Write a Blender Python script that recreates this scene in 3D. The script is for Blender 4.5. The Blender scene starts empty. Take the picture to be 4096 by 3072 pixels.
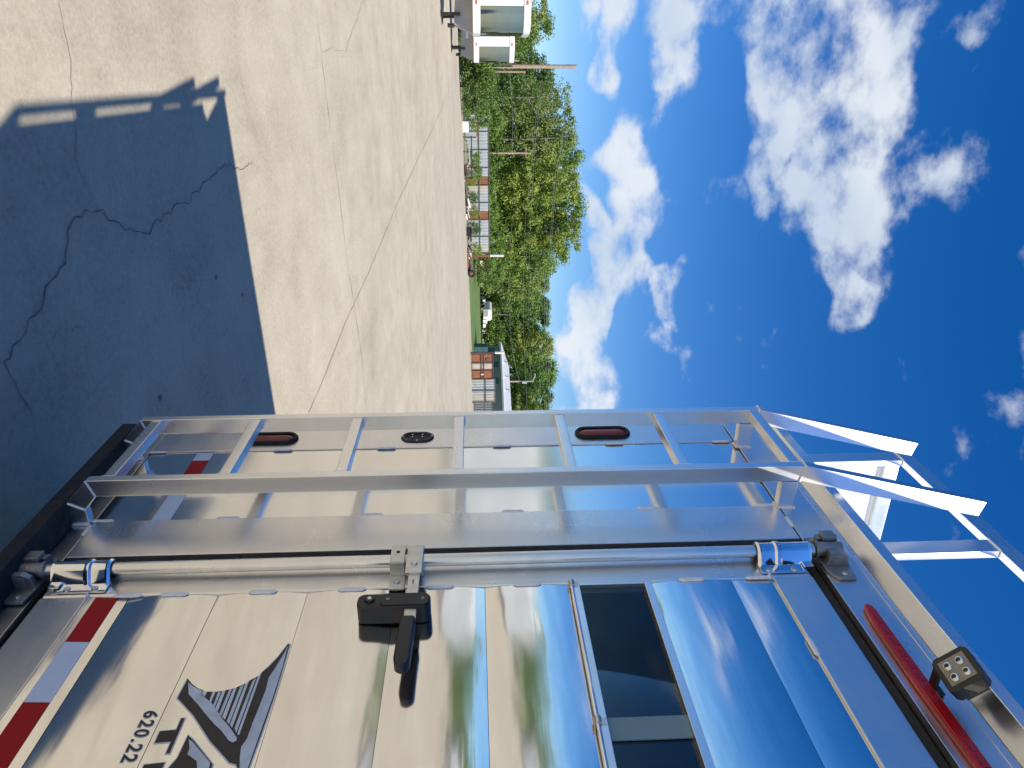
import bpy, bmesh, math, random
import numpy as np
from mathutils import Vector, Matrix

S = bpy.context.scene
COL = S.collection
R = math.radians
random.seed(7)

# ---------------------------------------------------------------- camera
# World frame: X along the trailer's rear wall (right +), Y into the trailer, Z up.
CAM = Vector((0.0, -1.185, 1.5))
FOC = 2900.0 / 4096.0                      # focal length / picture width
VR = Vector((0.409, 0.913, -0.015)).normalized()
VF = Vector((-0.911, 0.409, 0.050)).normalized()
VU = VR.cross(VF).normalized(); VR = VF.cross(VU).normalized()
cd = bpy.data.cameras.new('camera'); cam = bpy.data.objects.new('camera', cd); COL.objects.link(cam)
cd.sensor_fit = 'HORIZONTAL'; cd.sensor_width = 36.0; cd.lens = 36.0 * FOC
cd.clip_start = 0.02; cd.clip_end = 3000
# the photograph was taken with the camera turned on its side: world up runs to picture right
m = Matrix((VU, -VR, -VF)).transposed().to_4x4(); m.translation = CAM
cam.matrix_world = m
S.camera = cam

# ---------------------------------------------------------------- light
SUN = Vector((0.81, 0.373, 1.0)).normalized()
w = bpy.data.worlds.new('World'); S.world = w; w.use_nodes = True
nt = w.node_tree; nt.nodes.clear()
def N(tree, t, **k):
    n = tree.nodes.new(t)
    for a, b in k.items():
        setattr(n, a, b)
    return n
def math_n(tree, op, a, b=None, c=None, clamp=False):
    n = N(tree, 'ShaderNodeMath', operation=op); n.use_clamp = clamp
    for i, v in enumerate((a, b, c)):
        if v is None: continue
        if isinstance(v, (int, float)): n.inputs[i].default_value = v
        else: tree.links.new(v, n.inputs[i])
    return n.outputs[0]
def smooth(tree, v, a, b):
    n = N(tree, 'ShaderNodeMapRange', interpolation_type='SMOOTHSTEP')
    tree.links.new(v, n.inputs[0]); n.inputs[1].default_value = a; n.inputs[2].default_value = b
    return n.outputs[0]
out = N(nt, 'ShaderNodeOutputWorld'); bg = N(nt, 'ShaderNodeBackground')
SKY_STRENGTH = 0.081
bg.inputs[1].default_value = SKY_STRENGTH
sky = N(nt, 'ShaderNodeTexSky', sky_type='NISHITA')
sky.sun_disc = False
sky.sun_elevation = math.asin(SUN.z)
sky.sun_rotation = math.atan2(SUN.x, SUN.y)
sky.air_density = 1.0; sky.dust_density = 0.25; sky.ozone_density = 3.0; sky.altitude = 200
hsv = N(nt, 'ShaderNodeHueSaturation'); hsv.inputs['Saturation'].default_value = 1.40; hsv.inputs['Value'].default_value = 1.42
hsv.inputs['Hue'].default_value = 0.512
nt.links.new(sky.outputs[0], hsv.inputs['Color'])
tc = N(nt, 'ShaderNodeTexCoord'); sep = N(nt, 'ShaderNodeSeparateXYZ')
nt.links.new(tc.outputs['Generated'], sep.inputs[0])
AZ = math_n(nt, 'ARCTAN2', sep.outputs[1], math_n(nt, 'MULTIPLY', sep.outputs[0], -1.0))
EL = math_n(nt, 'ARCSINE', sep.outputs[2])
cm0 = N(nt, 'ShaderNodeCombineXYZ'); nt.links.new(AZ, cm0.inputs[0]); nt.links.new(EL, cm0.inputs[1])
wn_ = N(nt, 'ShaderNodeTexNoise'); wn_.inputs['Scale'].default_value = 7.0; wn_.inputs['Detail'].default_value = 2
nt.links.new(tc.outputs['Generated'], wn_.inputs['Vector'])
cmb = N(nt, 'ShaderNodeVectorMath', operation='MULTIPLY_ADD'); cmb.inputs[1].default_value = (.20, .13, 0); nt.links.new(wn_.outputs['Color'], cmb.inputs[0])
ofs = N(nt, 'ShaderNodeVectorMath', operation='ADD'); ofs.inputs[1].default_value = (-.10, -.065, 0); nt.links.new(cm0.outputs[0], ofs.inputs[0]); nt.links.new(ofs.outputs[0], cmb.inputs[2])
def az_el(px, py):
    d = (VR * (py - 1536) + VU * (px - 2048) + VF * 2900.0).normalized()
    return math.atan2(d.y, -d.x), math.asin(d.z)
# clouds over the yard: (picture x, picture y, half height, half width, tilt in degrees, thickness)
CLOUDS = [(3330,-160,400,360,0,1.2),(3360,230,330,330,8,1.15),(3280,470,190,230,0,1.0),(3450,560,190,230,10,1.0),
 (3360,830,190,210,15,1.0),(3400,1060,150,210,10,.95),(3400,1250,95,110,0,.8),(3130,330,80,240,0,.7),(3560,330,90,220,20,.7),
 (3770,560,120,190,20,.46),(3900,620,80,120,0,.36),(3690,820,120,190,10,.44),
 (3060,700,80,170,15,.75),(3010,500,40,150,0,.6),(3040,290,40,90,0,.4),(3000,950,45,60,0,.36),
 (2690,40,150,210,0,1.0),(2690,300,95,150,0,.9),(2390,90,85,240,0,1.05),(2390,330,60,100,0,.8),(2270,90,50,180,0,.7),
 (2530,540,65,130,0,.9),(2600,690,75,190,-12,.95),(2430,790,40,45,0,.7),(2440,930,90,150,0,.85),(2480,1050,110,170,8,1.1),(2540,900,60,130,0,.8),
 (2360,1210,100,170,0,.9),(2310,1330,95,150,0,.95),(2400,1310,60,120,0,.8),(2340,1530,85,170,0,1.0),(2330,1700,90,120,0,.9),
 (2620,1130,60,115,0,.75),(2695,1190,70,130,0,1.0),(2620,1360,40,90,0,.6),(2680,1420,60,120,0,.85),(2750,1020,30,60,0,.34),
 (2250,1030,35,70,0,.9),(2305,650,50,70,0,.9),(2300,820,40,60,0,.5),(3980,-20,60,120,0,.5)]
field = None
for px, py, hx, hy, th, wt in CLOUDS:
    a0, e0 = az_el(px, py)
    a1, _ = az_el(px, py - hy); a2, _ = az_el(px, py + hy); _, e1 = az_el(px - hx, py); _, e2 = az_el(px + hx, py)
    sa = 1 / (abs(a2 - a1) / 2 * 1.38); se = 1 / (abs(e2 - e1) / 2 * 1.38)
    mp = N(nt, 'ShaderNodeVectorMath', operation='MULTIPLY_ADD'); nt.links.new(cmb.outputs[0], mp.inputs[0])
    mp.inputs[1].default_value = (sa, se, 0); mp.inputs[2].default_value = (-a0 * sa, -e0 * se, 0)
    ln = N(nt, 'ShaderNodeVectorMath', operation='DOT_PRODUCT'); nt.links.new(mp.outputs[0], ln.inputs[0]); nt.links.new(mp.outputs[0], ln.inputs[1])
    v = math_n(nt, 'MULTIPLY_ADD', ln.outputs['Value'], -wt * .95, wt * .95, clamp=True)
    field = v if field is None else math_n(nt, 'ADD', field, v)
field = math_n(nt, 'MINIMUM', field, 0.92)
nm = N(nt, 'ShaderNodeMapping'); nm.inputs['Scale'].default_value = (1, 1, 1.6); nt.links.new(tc.outputs['Generated'], nm.inputs[0])
def noise(tree, vec, scale, detail, rough, dist=0.0):
    n = N(tree, 'ShaderNodeTexNoise'); n.inputs['Scale'].default_value = scale; n.inputs['Detail'].default_value = detail
    n.inputs['Roughness'].default_value = rough; n.inputs['Distortion'].default_value = dist
    if vec is not None: tree.links.new(vec, n.inputs['Vector'])
    return n.outputs['Fac']
n1 = noise(nt, nm.outputs[0], 9.5, 6, 0.57)
n2 = noise(nt, nm.outputs[0], 3.2, 4, 0.58)
n3 = n2
dens = smooth(nt, math_n(nt, 'ADD', math_n(nt, 'SUBTRACT', field, 0.44), math_n(nt, 'MULTIPLY', math_n(nt, 'SUBTRACT', n1, 0.5), 3.3)), -0.12, 0.66)
# the same kind of sky all round
dv = N(nt, 'ShaderNodeVectorMath', operation='DOT_PRODUCT'); nt.links.new(tc.outputs['Generated'], dv.inputs[0])
ctr = (VF + VU * 0.35).normalized(); dv.inputs[1].default_value = ctr
outside = smooth(nt, dv.outputs['Value'], 0.60, 0.46)
gen = math_n(nt, 'MULTIPLY', smooth(nt, n2, 0.555, 0.71), outside)
dens = math_n(nt, 'MAXIMUM', dens, gen)
dens = math_n(nt, 'MULTIPLY', dens, 0.93)
shade = smooth(nt, n3, 0.36, 0.60)
ccol = N(nt, 'ShaderNodeMix', data_type='RGBA'); nt.links.new(shade, ccol.inputs[0])
ccol.inputs[6].default_value = (6.2, 7.2, 8.6, 1); ccol.inputs[7].default_value = (8.7, 9.1, 9.7, 1)
mixc = N(nt, 'ShaderNodeMix', data_type='RGBA'); nt.links.new(dens, mixc.inputs[0])
nt.links.new(hsv.outputs[0], mixc.inputs[6]); nt.links.new(ccol.outputs[2], mixc.inputs[7])
nt.links.new(mixc.outputs[2], bg.inputs[0]); nt.links.new(bg.outputs[0], out.inputs[0])

sl = bpy.data.lights.new('sun', 'SUN'); sl.energy = 5.0; sl.angle = R(0.53); sl.color = (1.0, 0.93, 0.82)
so = bpy.data.objects.new('sun', sl); COL.objects.link(so)
so.rotation_euler = SUN.to_track_quat('Z', 'Y').to_euler(); so.location = (10, 5, 20)
S.view_settings.view_transform = 'Standard'; S.view_settings.look = 'None'
S.view_settings.exposure = 0.28; S.view_settings.gamma = 1.0; S.view_settings.use_curve_mapping = False
S.render.engine = 'CYCLES'
S.cycles.use_adaptive_sampling = True; S.cycles.adaptive_threshold = 0.02; S.cycles.sample_clamp_indirect = 6.0; S.cycles.max_bounces = 6; S.cycles.glossy_bounces = 4; S.cycles.transparent_max_bounces = 8
w.cycles.sampling_method = 'MANUAL'; w.cycles.sample_map_resolution = 512

# ---------------------------------------------------------------- materials
MATS = {}
def mat(name):
    m = bpy.data.materials.new(name); m.use_nodes = True; t = m.node_tree
    b = t.nodes['Principled BSDF']; MATS[name] = m
    return m, t, b
def vec(t, scale=(1, 1, 1), coord='Object'):
    c = N(t, 'ShaderNodeTexCoord'); mp = N(t, 'ShaderNodeMapping'); mp.inputs['Scale'].default_value = scale
    t.links.new(c.outputs[coord], mp.inputs[0]); return mp.outputs[0]
def ramp(t, fac, stops):
    r = N(t, 'ShaderNodeValToRGB'); t.links.new(fac, r.inputs[0])
    el = r.color_ramp.elements
    while len(el) < len(stops): el.new(0.5)
    for e, (p, c) in zip(el, stops):
        e.position = p; e.color = (c[0], c[1], c[2], 1)
    return r.outputs[0]
def bump(t, b, h, strength, dist):
    n = N(t, 'ShaderNodeBump'); n.inputs['Strength'].default_value = strength; n.inputs['Distance'].default_value = dist
    t.links.new(h, n.inputs['Height']); t.links.new(n.outputs[0], b.inputs['Normal']); return n
def simple(name, col, rough=0.5, metal=0.0, var=0.12, scale=6.0, bmp=0.0, bscale=120.0, spec=0.5, coat=0.0):
    m, t, b = mat(name)
    b.inputs['Roughness'].default_value = rough; b.inputs['Metallic'].default_value = metal
    b.inputs['Specular IOR Level'].default_value = spec; b.inputs['Coat Weight'].default_value = coat
    n = noise(t, vec(t), scale, 5, 0.6)
    c0 = [max(0, c * (1 - var)) for c in col]; c1 = [min(1, c * (1 + var)) for c in col]
    t.links.new(ramp(t, n, [(0.3, c0), (0.7, c1)]), b.inputs['Base Color'])
    r = N(t, 'ShaderNodeMapRange'); t.links.new(n, r.inputs[0]); r.inputs[1].default_value = .3; r.inputs[2].default_value = .7
    r.inputs[3].default_value = max(0.02, rough * (1 - var)); r.inputs[4].default_value = min(1, rough * (1 + var)); t.links.new(r.outputs[0], b.inputs['Roughness'])
    if bmp: bump(t, b, noise(t, vec(t), bscale, 3, 0.6), bmp, 0.01)
    return m
def aluminium(name, col, r0, r1, grain, gs, bstr, smudge=0.08, wave=False):
    m, t, b = mat(name)
    b.inputs['Metallic'].default_value = 1.0
    n = noise(t, vec(t, (1, 1, 1)), 5.0, 6, 0.6)
    n_b = noise(t, vec(t, (2.5, 2.5, 14)), 2.0, 5, 0.65)
    mixn = math_n(t, 'ADD', math_n(t, 'MULTIPLY', n, .6), math_n(t, 'MULTIPLY', n_b, .4))
    lo = [c * (1 - smudge) for c in col]; hi = [min(1, c * (1 + smudge * .4)) for c in col]
    t.links.new(ramp(t, mixn, [(0.32, lo), (0.6, hi)]), b.inputs['Base Color'])
    mr = N(t, 'ShaderNodeMapRange'); t.links.new(mixn, mr.inputs[0]); mr.inputs[1].default_value = .3; mr.inputs[2].default_value = .7
    mr.inputs[3].default_value = r1; mr.inputs[4].default_value = r0
    t.links.new(mr.outputs[0], b.inputs['Roughness'])
    if bstr <= 0: return m
    g = noise(t, vec(t, grain), gs, 4, 0.6)
    bn = bump(t, b, g, bstr, 0.001)
    if wave:
        n2_ = N(t, 'ShaderNodeBump'); n2_.inputs['Strength'].default_value = .35; n2_.inputs['Distance'].default_value = .004
        t.links.new(noise(t, vec(t, (2.2, 3, 9)), 1.4, 2, .5), n2_.inputs['Height']); t.links.new(n2_.outputs[0], bn.inputs['Normal'])
    return m
# mill finish posts and rails (grain along Z), the door's frosted frame, polished sheet
aluminium('mill', (.78, .77, .76), .22, .40, (22, 22, .6), 4.0, 0, .05)
aluminium('mill_x', (.78, .77, .76), .22, .40, (.6, 22, 22), 4.0, 0, .05)
aluminium('tube', (.85, .85, .85), .26, .34, (22, 22, .6), 4.0, 0, .04)
aluminium('tube_x', (.85, .85, .85), .24, .32, (.6, 22, 22), 4.0, 0, .05)
aluminium('polished', (.86, .85, .83), .05, .14, (.6, 20, 55), 3.0, .05, .05, wave=True)
aluminium('nose', (.24, .25, .27), .05, .09, (.6, 20, 55), 3.0, .05, .05)  # darkened polish: dark reflections are put into the base colour
aluminium('polished_v', (.86, .86, .85), .10, .15, (26, 20, .5), 3.0, .03, .04)
simple('weld', (.88, .88, .89), .6, .6, .08, 60, .2, 300)
simple('chrome', (.86, .87, .9), .05, 1.0, .06)
simple('cast', (.30, .31, .32), .42, .9, .2, 20, .25, 200)
simple('zinc', (.62, .61, .58), .33, 1.0, .15, 30, .1, 200)
simple('black_plastic', (.016, .016, .017), .38, 0, .25, 30, .12, 400)
simple('rubber', (.014, .014, .015), .75, 0, .3, 12, .3, 150)
simple('seal', (.012, .012, .013), .6, 0, .3, 12)
simple('black_paint', (.02, .02, .022), .3, 0, .2, 14)
def lens(name, col, rough=.12):
    m, t, b = mat(name)
    v = vec(t, (1, 1, 1)); wv = N(t, 'ShaderNodeTexWave', wave_type='BANDS', bands_direction='Z'); wv.inputs['Scale'].default_value = 60
    t.links.new(v, wv.inputs['Vector'])
    t.links.new(ramp(t, wv.outputs['Fac'], [(0.2, [c * .6 for c in col]), (.8, col)]), b.inputs['Base Color'])
    b.inputs['Roughness'].default_value = rough; b.inputs['Coat Weight'].default_value = .15
    bump(t, b, wv.outputs['Fac'], .25, .002)
lens('red_lens', (.30, .016, .02))
lens('red_lens_bright', (.46, .004, .012), .2)
simple('tinted_mullion', (.16, .25, .29), .5, .1, .1, 6)  # daylight seen through tinted glass is put into the bar's colour
simple('tape_red', (.40, .006, .010), .45, 0, .06, 8, spec=.2)
simple('tape_white', (.60, .66, .76), .45, 0, .05, 8, spec=.2)
simple('decal_dark', (.040, .031, .026), .4, 0, .75, 22, spec=.35)
simple('decal_light', (.52, .57, .63), .35, 0, .18, 26)
simple('decal_edge', (.62, .67, .70), .4, 0, .04, 8)
simple('lens_clear', (.75, .74, .70), .08, .9, .1, 60)
simple('reflector', (.23, .22, .22), .28, .8, .2, 40)
simple('interior_shade', (.012, .015, .018), .6, 0, .2, 3)  # near-black colour stands in for the unlit inside
simple('interior_post', (.78, .84, .86), .6, 0, .1, 5)
m, t, b = mat('glass')
t.nodes.remove(b); o_ = [n for n in t.nodes if n.type == 'OUTPUT_MATERIAL'][0]
tr = N(t, 'ShaderNodeBsdfTransparent'); tr.inputs[0].default_value = (.46, .52, .55, 1)
gl = N(t, 'ShaderNodeBsdfGlossy'); gl.inputs['Roughness'].default_value = .01; gl.inputs[0].default_value = (1, 1, 1, 1)
fr = N(t, 'ShaderNodeFresnel'); fr.inputs[0].default_value = 1.42
dn = noise(t, vec(t), 3, 4, .6)
mx = N(t, 'ShaderNodeMixShader'); t.links.new(math_n(t, 'MULTIPLY', fr.outputs[0], math_n(t, 'ADD', math_n(t, 'MULTIPLY', dn, .1), .95)), mx.inputs[0])
t.links.new(tr.outputs[0], mx.inputs[1]); t.links.new(gl.outputs[0], mx.inputs[2]); t.links.new(mx.outputs[0], o_.inputs[0])

# concrete
m, t, b = mat('concrete')
p = vec(t, (1, 1, 1))
big = noise(t, p, .35, 6, .6, .3); mid = noise(t, p, 2.2, 8, .62, .3); fine = noise(t, p, 42, 6, .8); grit = noise(t, p, 190, 3, .7)
streak = noise(t, vec(t, (.5, 5, 1)), 1.2, 5, .6, .4)
s1 = math_n(t, 'ADD', math_n(t, 'MULTIPLY', big, .24), math_n(t, 'MULTIPLY', mid, .26))
s1 = math_n(t, 'ADD', s1, math_n(t, 'MULTIPLY', fine, .40)); s1 = math_n(t, 'ADD', s1, math_n(t, 'MULTIPLY', streak, .10))
ccl = ramp(t, s1, [(0.37, (.32, .276, .20)), (0.5, (.445, .39, .285)), (0.61, (.54, .485, .365))])
dk = N(t, 'ShaderNodeTexVoronoi'); dk.inputs['Scale'].default_value = 26; t.links.new(p, dk.inputs['Vector'])
spk = smooth(t, math_n(t, 'ADD', dk.outputs['Distance'], math_n(t, 'MULTIPLY', math_n(t, 'SUBTRACT', mid, .5), 1.2)), .12, .02)
mxc = N(t, 'ShaderNodeMix', data_type='RGBA'); t.links.new(math_n(t, 'MULTIPLY', spk, .25), mxc.inputs[0])
t.links.new(ccl, mxc.inputs[6]); mxc.inputs[7].default_value = (.13, .11, .09, 1)
wh = smooth(t, grit, .68, .76)
mxd = N(t, 'ShaderNodeMix', data_type='RGBA'); t.links.new(math_n(t, 'MULTIPLY', wh, .5), mxd.inputs[0])
t.links.new(mxc.outputs[2], mxd.inputs[6]); mxd.inputs[7].default_value = (.62, .58, .50, 1)
t.links.new(mxd.outputs[2], b.inputs['Base Color']); b.inputs['Roughness'].default_value = .86
hb = math_n(t, 'ADD', math_n(t, 'MULTIPLY', fine, .6), math_n(t, 'MULTIPLY', grit, .5))
bump(t, b, hb, .55, .006)
simple('crack', (.20, .17, .125), .95, 0, .4, 30)
simple('hairline', (.385, .335, .24), .95, 0, .2, 20)
simple('joint', (.37, .325, .235), .9, 0, .3, 4)
# grass
m, t, b = mat('grass')
gn = noise(t, vec(t), .5, 8, .7); gf = noise(t, vec(t), 9, 4, .7)
t.links.new(ramp(t, math_n(t, 'ADD', math_n(t, 'MULTIPLY', gn, .6), math_n(t, 'MULTIPLY', gf, .4)), [(.35, (.07, .12, .03)), (.6, (.13, .21, .06)), (.75, (.20, .21, .09))]), b.inputs['Base Color'])
b.inputs['Roughness'].default_value = .9; bump(t, b, gf, .6, .05)
def leaf(name, c0, c1, c2):
    m, t, b = mat(name)
    oi = N(t, 'ShaderNodeObjectInfo')
    n = noise(t, vec(t), .55, 4, .6); nf = noise(t, vec(t), 4.0, 3, .7)
    f = math_n(t, 'ADD', math_n(t, 'MULTIPLY', n, .45), math_n(t, 'MULTIPLY', nf, .55))
    f = math_n(t, 'ADD', f, math_n(t, 'MULTIPLY', math_n(t, 'SUBTRACT', oi.outputs['Random'], .5), .16))
    c = ramp(t, f, [(.34, c0), (.5, c1), (.66, c2)])
    t.links.new(c, b.inputs['Base Color']); b.inputs['Roughness'].default_value = .55
    o_ = [n for n in t.nodes if n.type == 'OUTPUT_MATERIAL'][0]
    tl = N(t, 'ShaderNodeBsdfTranslucent'); t.links.new(c, tl.inputs[0])
    ms = N(t, 'ShaderNodeMixShader'); ms.inputs[0].default_value = .34
    t.links.new(b.outputs[0], ms.inputs[1]); t.links.new(tl.outputs[0], ms.inputs[2]); t.links.new(ms.outputs[0], o_.inputs[0])
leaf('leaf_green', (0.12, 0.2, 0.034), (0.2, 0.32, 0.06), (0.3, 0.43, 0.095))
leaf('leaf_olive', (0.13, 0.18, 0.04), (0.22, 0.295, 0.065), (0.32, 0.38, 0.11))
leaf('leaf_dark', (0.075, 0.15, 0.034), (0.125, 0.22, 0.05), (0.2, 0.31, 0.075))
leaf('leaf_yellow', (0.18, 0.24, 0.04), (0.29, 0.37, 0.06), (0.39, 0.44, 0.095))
simple('bark', (.13, .105, .08), .9, 0, .35, 8, .6, 30)
simple('dead_wood', (.24, .21, .18), .9, 0, .3, 8, .4, 30)
simple('pole_wood', (.38, .29, .21), .85, 0, .25, 5, .4, 30)
simple('white_paint', (.76, .76, .75), .35, 0, .05, 1.5, 0, 1, .5, .2)
simple('cream_paint', (.66, .64, .58), .5, 0, .12, 2)
simple('galv', (.44, .46, .47), .5, .3, .18, 1.2)
simple('galv_beige', (.44, .41, .35), .6, .1, .2, 1.5)
simple('rust', (.24, .095, .045), .85, 0, .35, 2.5, .3, 40)
simple('rust_dark', (.09, .045, .03), .85, 0, .4, 4, .3, 40)
simple('rail_dark', (.10, .095, .09), .7, .3, .3, 4)
simple('green_wall', (.17, .235, .22), .6, 0, .12, 1.5)
simple('teal', (.03, .10, .11), .5, 0, .15, 2)
simple('blue_drum', (.03, .14, .24), .45, 0, .15, 3)
simple('blue_crate', (.07, .11, .19), .6, 0, .2, 4)
simple('asphalt_roof', (.20, .18, .17), .9, 0, .2, 3)
simple('grey_paint', (.32, .32, .33), .5, 0, .12, 3)
simple('tyre', (.02, .02, .021), .85, 0, .2, 10)
simple('orange', (.50, .12, .03), .5, 0, .2, 3)
simple('cable', (.16, .17, .16), .6, 0, .1, 3)

# ---------------------------------------------------------------- mesh helpers
class MB:
    def __init__(s): s.bm = bmesh.new(); s.bev = False
    def box(s, x0, x1, y0, y1, z0, z1, bev=0.0, seg=2):
        vs = [s.bm.verts.new((x, y, z)) for x in (x0, x1) for y in (y0, y1) for z in (z0, z1)]
        f = [(0, 1, 3, 2), (4, 6, 7, 5), (0, 4, 5, 1), (2, 3, 7, 6), (0, 2, 6, 4), (1, 5, 7, 3)]
        fs = [s.bm.faces.new([vs[i] for i in q]) for q in f]
        if bev:
            s.bev = True
            es = list({e for q in fs for e in q.edges})
            bmesh.ops.bevel(s.bm, geom=es, offset=bev, segments=seg, profile=.5, affect='EDGES')
        return s
    def prism(s, pts, axis, a, b, bev=0.0):
        """polygon pts in the two other axes, extruded along axis from a to b"""
        def P(q, c):
            return {'X': (c, q[0], q[1]), 'Y': (q[0], c, q[1]), 'Z': (q[0], q[1], c)}[axis]
        va = [s.bm.verts.new(P(q, a)) for q in pts]; vb = [s.bm.verts.new(P(q, b)) for q in pts]
        n = len(pts); fs = [s.bm.faces.new(va), s.bm.faces.new(vb[::-1])]
        for i in range(n):
            j = (i + 1) % n; fs.append(s.bm.faces.new((va[j], va[i], vb[i], vb[j])))
        bmesh.ops.recalc_face_normals(s.bm, faces=fs)
        if bev:
            s.bev = True
            es = list({e for q in fs for e in q.edges})
            bmesh.ops.bevel(s.bm, geom=es, offset=bev, segments=2, profile=.5, affect='EDGES')
        return s
    def tube(s, pts, rad, seg=10, cap=True):
        pts = [Vector(q) for q in pts]; rings = []
        if not isinstance(rad, (list, tuple)): rad = [rad] * len(pts)
        prev = None
        for i, q in enumerate(pts):
            d = (pts[min(i + 1, len(pts) - 1)] - pts[max(i - 1, 0)]).normalized()
            a = d.orthogonal().normalized() if prev is None else (prev - d * prev.dot(d)).normalized()
            prev = a; c = d.cross(a)
            rings.append([s.bm.verts.new(q + (a * math.cos(k * 2 * math.pi / seg) + c * math.sin(k * 2 * math.pi / seg)) * rad[i]) for k in range(seg)])
        for r0, r1 in zip(rings, rings[1:]):
            for k in range(seg):
                s.bm.faces.new((r0[k], r0[(k + 1) % seg], r1[(k + 1) % seg], r1[k]))
        if cap:
            s.bm.faces.new(rings[0][::-1]); s.bm.faces.new(rings[-1])
        return s
    def quad(s, *p):
        s.bm.faces.new([s.bm.verts.new(q) for q in p]); return s
    def ellipsoid(s, c, r, seg=8, rings=6):
        g = bmesh.ops.create_uvsphere(s.bm, u_segments=seg, v_segments=rings, radius=1)
        for v in g['verts']: v.co = Vector((c[0] + v.co.x * r[0], c[1] + v.co.y * r[1], c[2] + v.co.z * r[2]))
        return s
    def xform(s, M):
        bmesh.ops.transform(s.bm, matrix=M, verts=s.bm.verts); return s
    def build(s, name, mats, parent=None, smooth=True, loc=None, angle=35):
        me = bpy.data.meshes.new(name); s.bm.to_mesh(me); s.bm.free()
        for q in (mats if isinstance(mats, (list, tuple)) else [mats]): me.materials.append(MATS[q])
        if smooth:
            me.shade_smooth()
            me.set_sharp_from_angle(angle=R(angle))
        o = bpy.data.objects.new(name, me); COL.objects.link(o)
        if s.bev and smooth:
            wn = o.modifiers.new('weighted_normal', 'WEIGHTED_NORMAL'); wn.weight = 100; wn.keep_sharp = True
        if parent is not None: o.parent = parent
        if loc is not None: o.location = loc
        return o
def empty(name, loc=(0, 0, 0), rz=0.0):
    o = bpy.data.objects.new(name, None); COL.objects.link(o); o.location = loc; o.rotation_euler = (0, 0, rz)
    o.empty_display_size = .2; return o
def tag(o, label=None, cat=None, group=None, kind=None):
    if label: o['label'] = label
    if cat: o['category'] = cat
    if group: o['group'] = group
    if kind: o['kind'] = kind
    return o
def copy_tree(o, parent=None):
    c = o.copy(); COL.objects.link(c); c.parent = parent
    for ch in list(o.children): copy_tree(ch, c)
    return c
def ground(x, y):
    s = max(0.0, -x - 1.6)
    return .66 * math.tanh(s / 16) + .02 * max(0.0, y) * math.tanh(s / 10) + .06 * math.tanh(y / 2) * math.tanh(s / 3)
def terrain(x, y):
    z = ground(x, y)
    d = max(0.0, -x - 61)
    return z + 1.5 * (1 - math.exp(-d / 30))
def ray(px, py): return VR * (py - 1536) + VU * (px - 2048) + VF * 2900.0
def at(px, py, D):
    d = ray(px, py); return CAM + d * (D / math.hypot(d.x, d.y))
def foot(py, D, f=terrain):
    """ground point under picture row py at distance D"""
    q = at(1900, py, D); return Vector((q.x, q.y, f(q.x, q.y)))
def to_ground(px, py):
    d = ray(px, py); tt = -CAM.z / d.z
    for _ in range(25):
        q = CAM + d * tt; tt = (ground(q.x, q.y) - CAM.z) / d.z
    return CAM + d * tt
# ---------------------------------------------------------------- ground
def sheet(name, matn, xs, ys, f, dz=0.0):
    mb = MB(); V = [[mb.bm.verts.new((x, y, f(x, y) + dz)) for y in ys] for x in xs]
    for i in range(len(xs) - 1):
        for j in range(len(ys) - 1):
            mb.bm.faces.new((V[i][j], V[i + 1][j], V[i + 1][j + 1], V[i][j + 1]))
    bmesh.ops.recalc_face_normals(mb.bm, faces=mb.bm.faces[:])
    o = mb.build(name, matn, angle=180); tag(o, kind='structure'); return o
xs = [-62, -58, -52, -46, -40, -34, -28, -23, -19, -16, -13.5, -11.5, -10] + [-9 + .5 * k for k in range(19)] + [1, 3, 6, 12, 22, 40, 70]
ys = [-95, -70, -50, -35, -25, -18, -13, -10, -8] + [-6.5 + .5 * k for k in range(27)] + [8, 10, 13, 17, 22, 28, 36, 48, 70, 110]
lot = sheet('concrete_lot', 'concrete', xs, ys, ground)
ter = sheet('grass_terrain', 'grass', [-900, -500, -300, -200, -150, -120, -105, -95, -87, -80, -74, -69, -65, -61, -50, -30, -15, -8, -3, 5, 40, 90, 300, 900],
            [-900, -400, -200, -100, -60, -40, -25, -15, -8, -4, 0, 4, 8, 12, 16, 20, 25, 30, 40, 60, 100, 160, 300, 900], terrain, -.06)
def strip(name, pts, width, matn, jit, step=.06, dz=.003):
    rnd = random.Random(len(pts) * 7 + int(width * 1e4))
    P = [to_ground(*q) for q in pts]; Q = []
    for a, c in zip(P, P[1:]):
        L = (c - a).length; n = max(1, int(L / step)); side = (c - a).cross(Vector((0, 0, 1))).normalized()
        for k in range(n):
            q = a.lerp(c, k / n) + side * rnd.uniform(-jit, jit); Q.append(q)
    Q.append(P[-1])
    mb = MB(); prev = None
    for i, q in enumerate(Q):
        d = (Q[min(i + 1, len(Q) - 1)] - Q[max(i - 1, 0)]); s = d.cross(Vector((0, 0, 1))).normalized()
        wd = width * rnd.uniform(.45, 1.3) * (.3 if i in (0, len(Q) - 1) else 1)
        l = q + s * wd / 2; r = q - s * wd / 2
        l.z = ground(l.x, l.y) + dz; r.z = ground(r.x, r.y) + dz
        cur = (mb.bm.verts.new(l), mb.bm.verts.new(r))
        if prev: mb.bm.faces.new((prev[0], prev[1], cur[1], cur[0]))
        prev = cur
    bmesh.ops.recalc_face_normals(mb.bm, faces=mb.bm.faces[:])
    return mb.build(name, matn, lot)
strip('crack', [(122,1654),(49,1532),(20,1451),(30,1425),(98,1321),(155,1223),(183,1158),(244,1077),(264,1012),(281,890),(338,837),(407,853),(456,898),(537,930),(598,934),(627,890),(708,824),(757,800),(781,765),(846,708),(879,667),(920,663),(960,683),(1010,650)], .0065, 'crack', .016, .035)
strip('crack', [(338,837),(370,789),(358,757),(305,651),(301,504),(285,390),(285,244),(250,90),(230,0)], .004, 'hairline', .006, .03)
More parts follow.
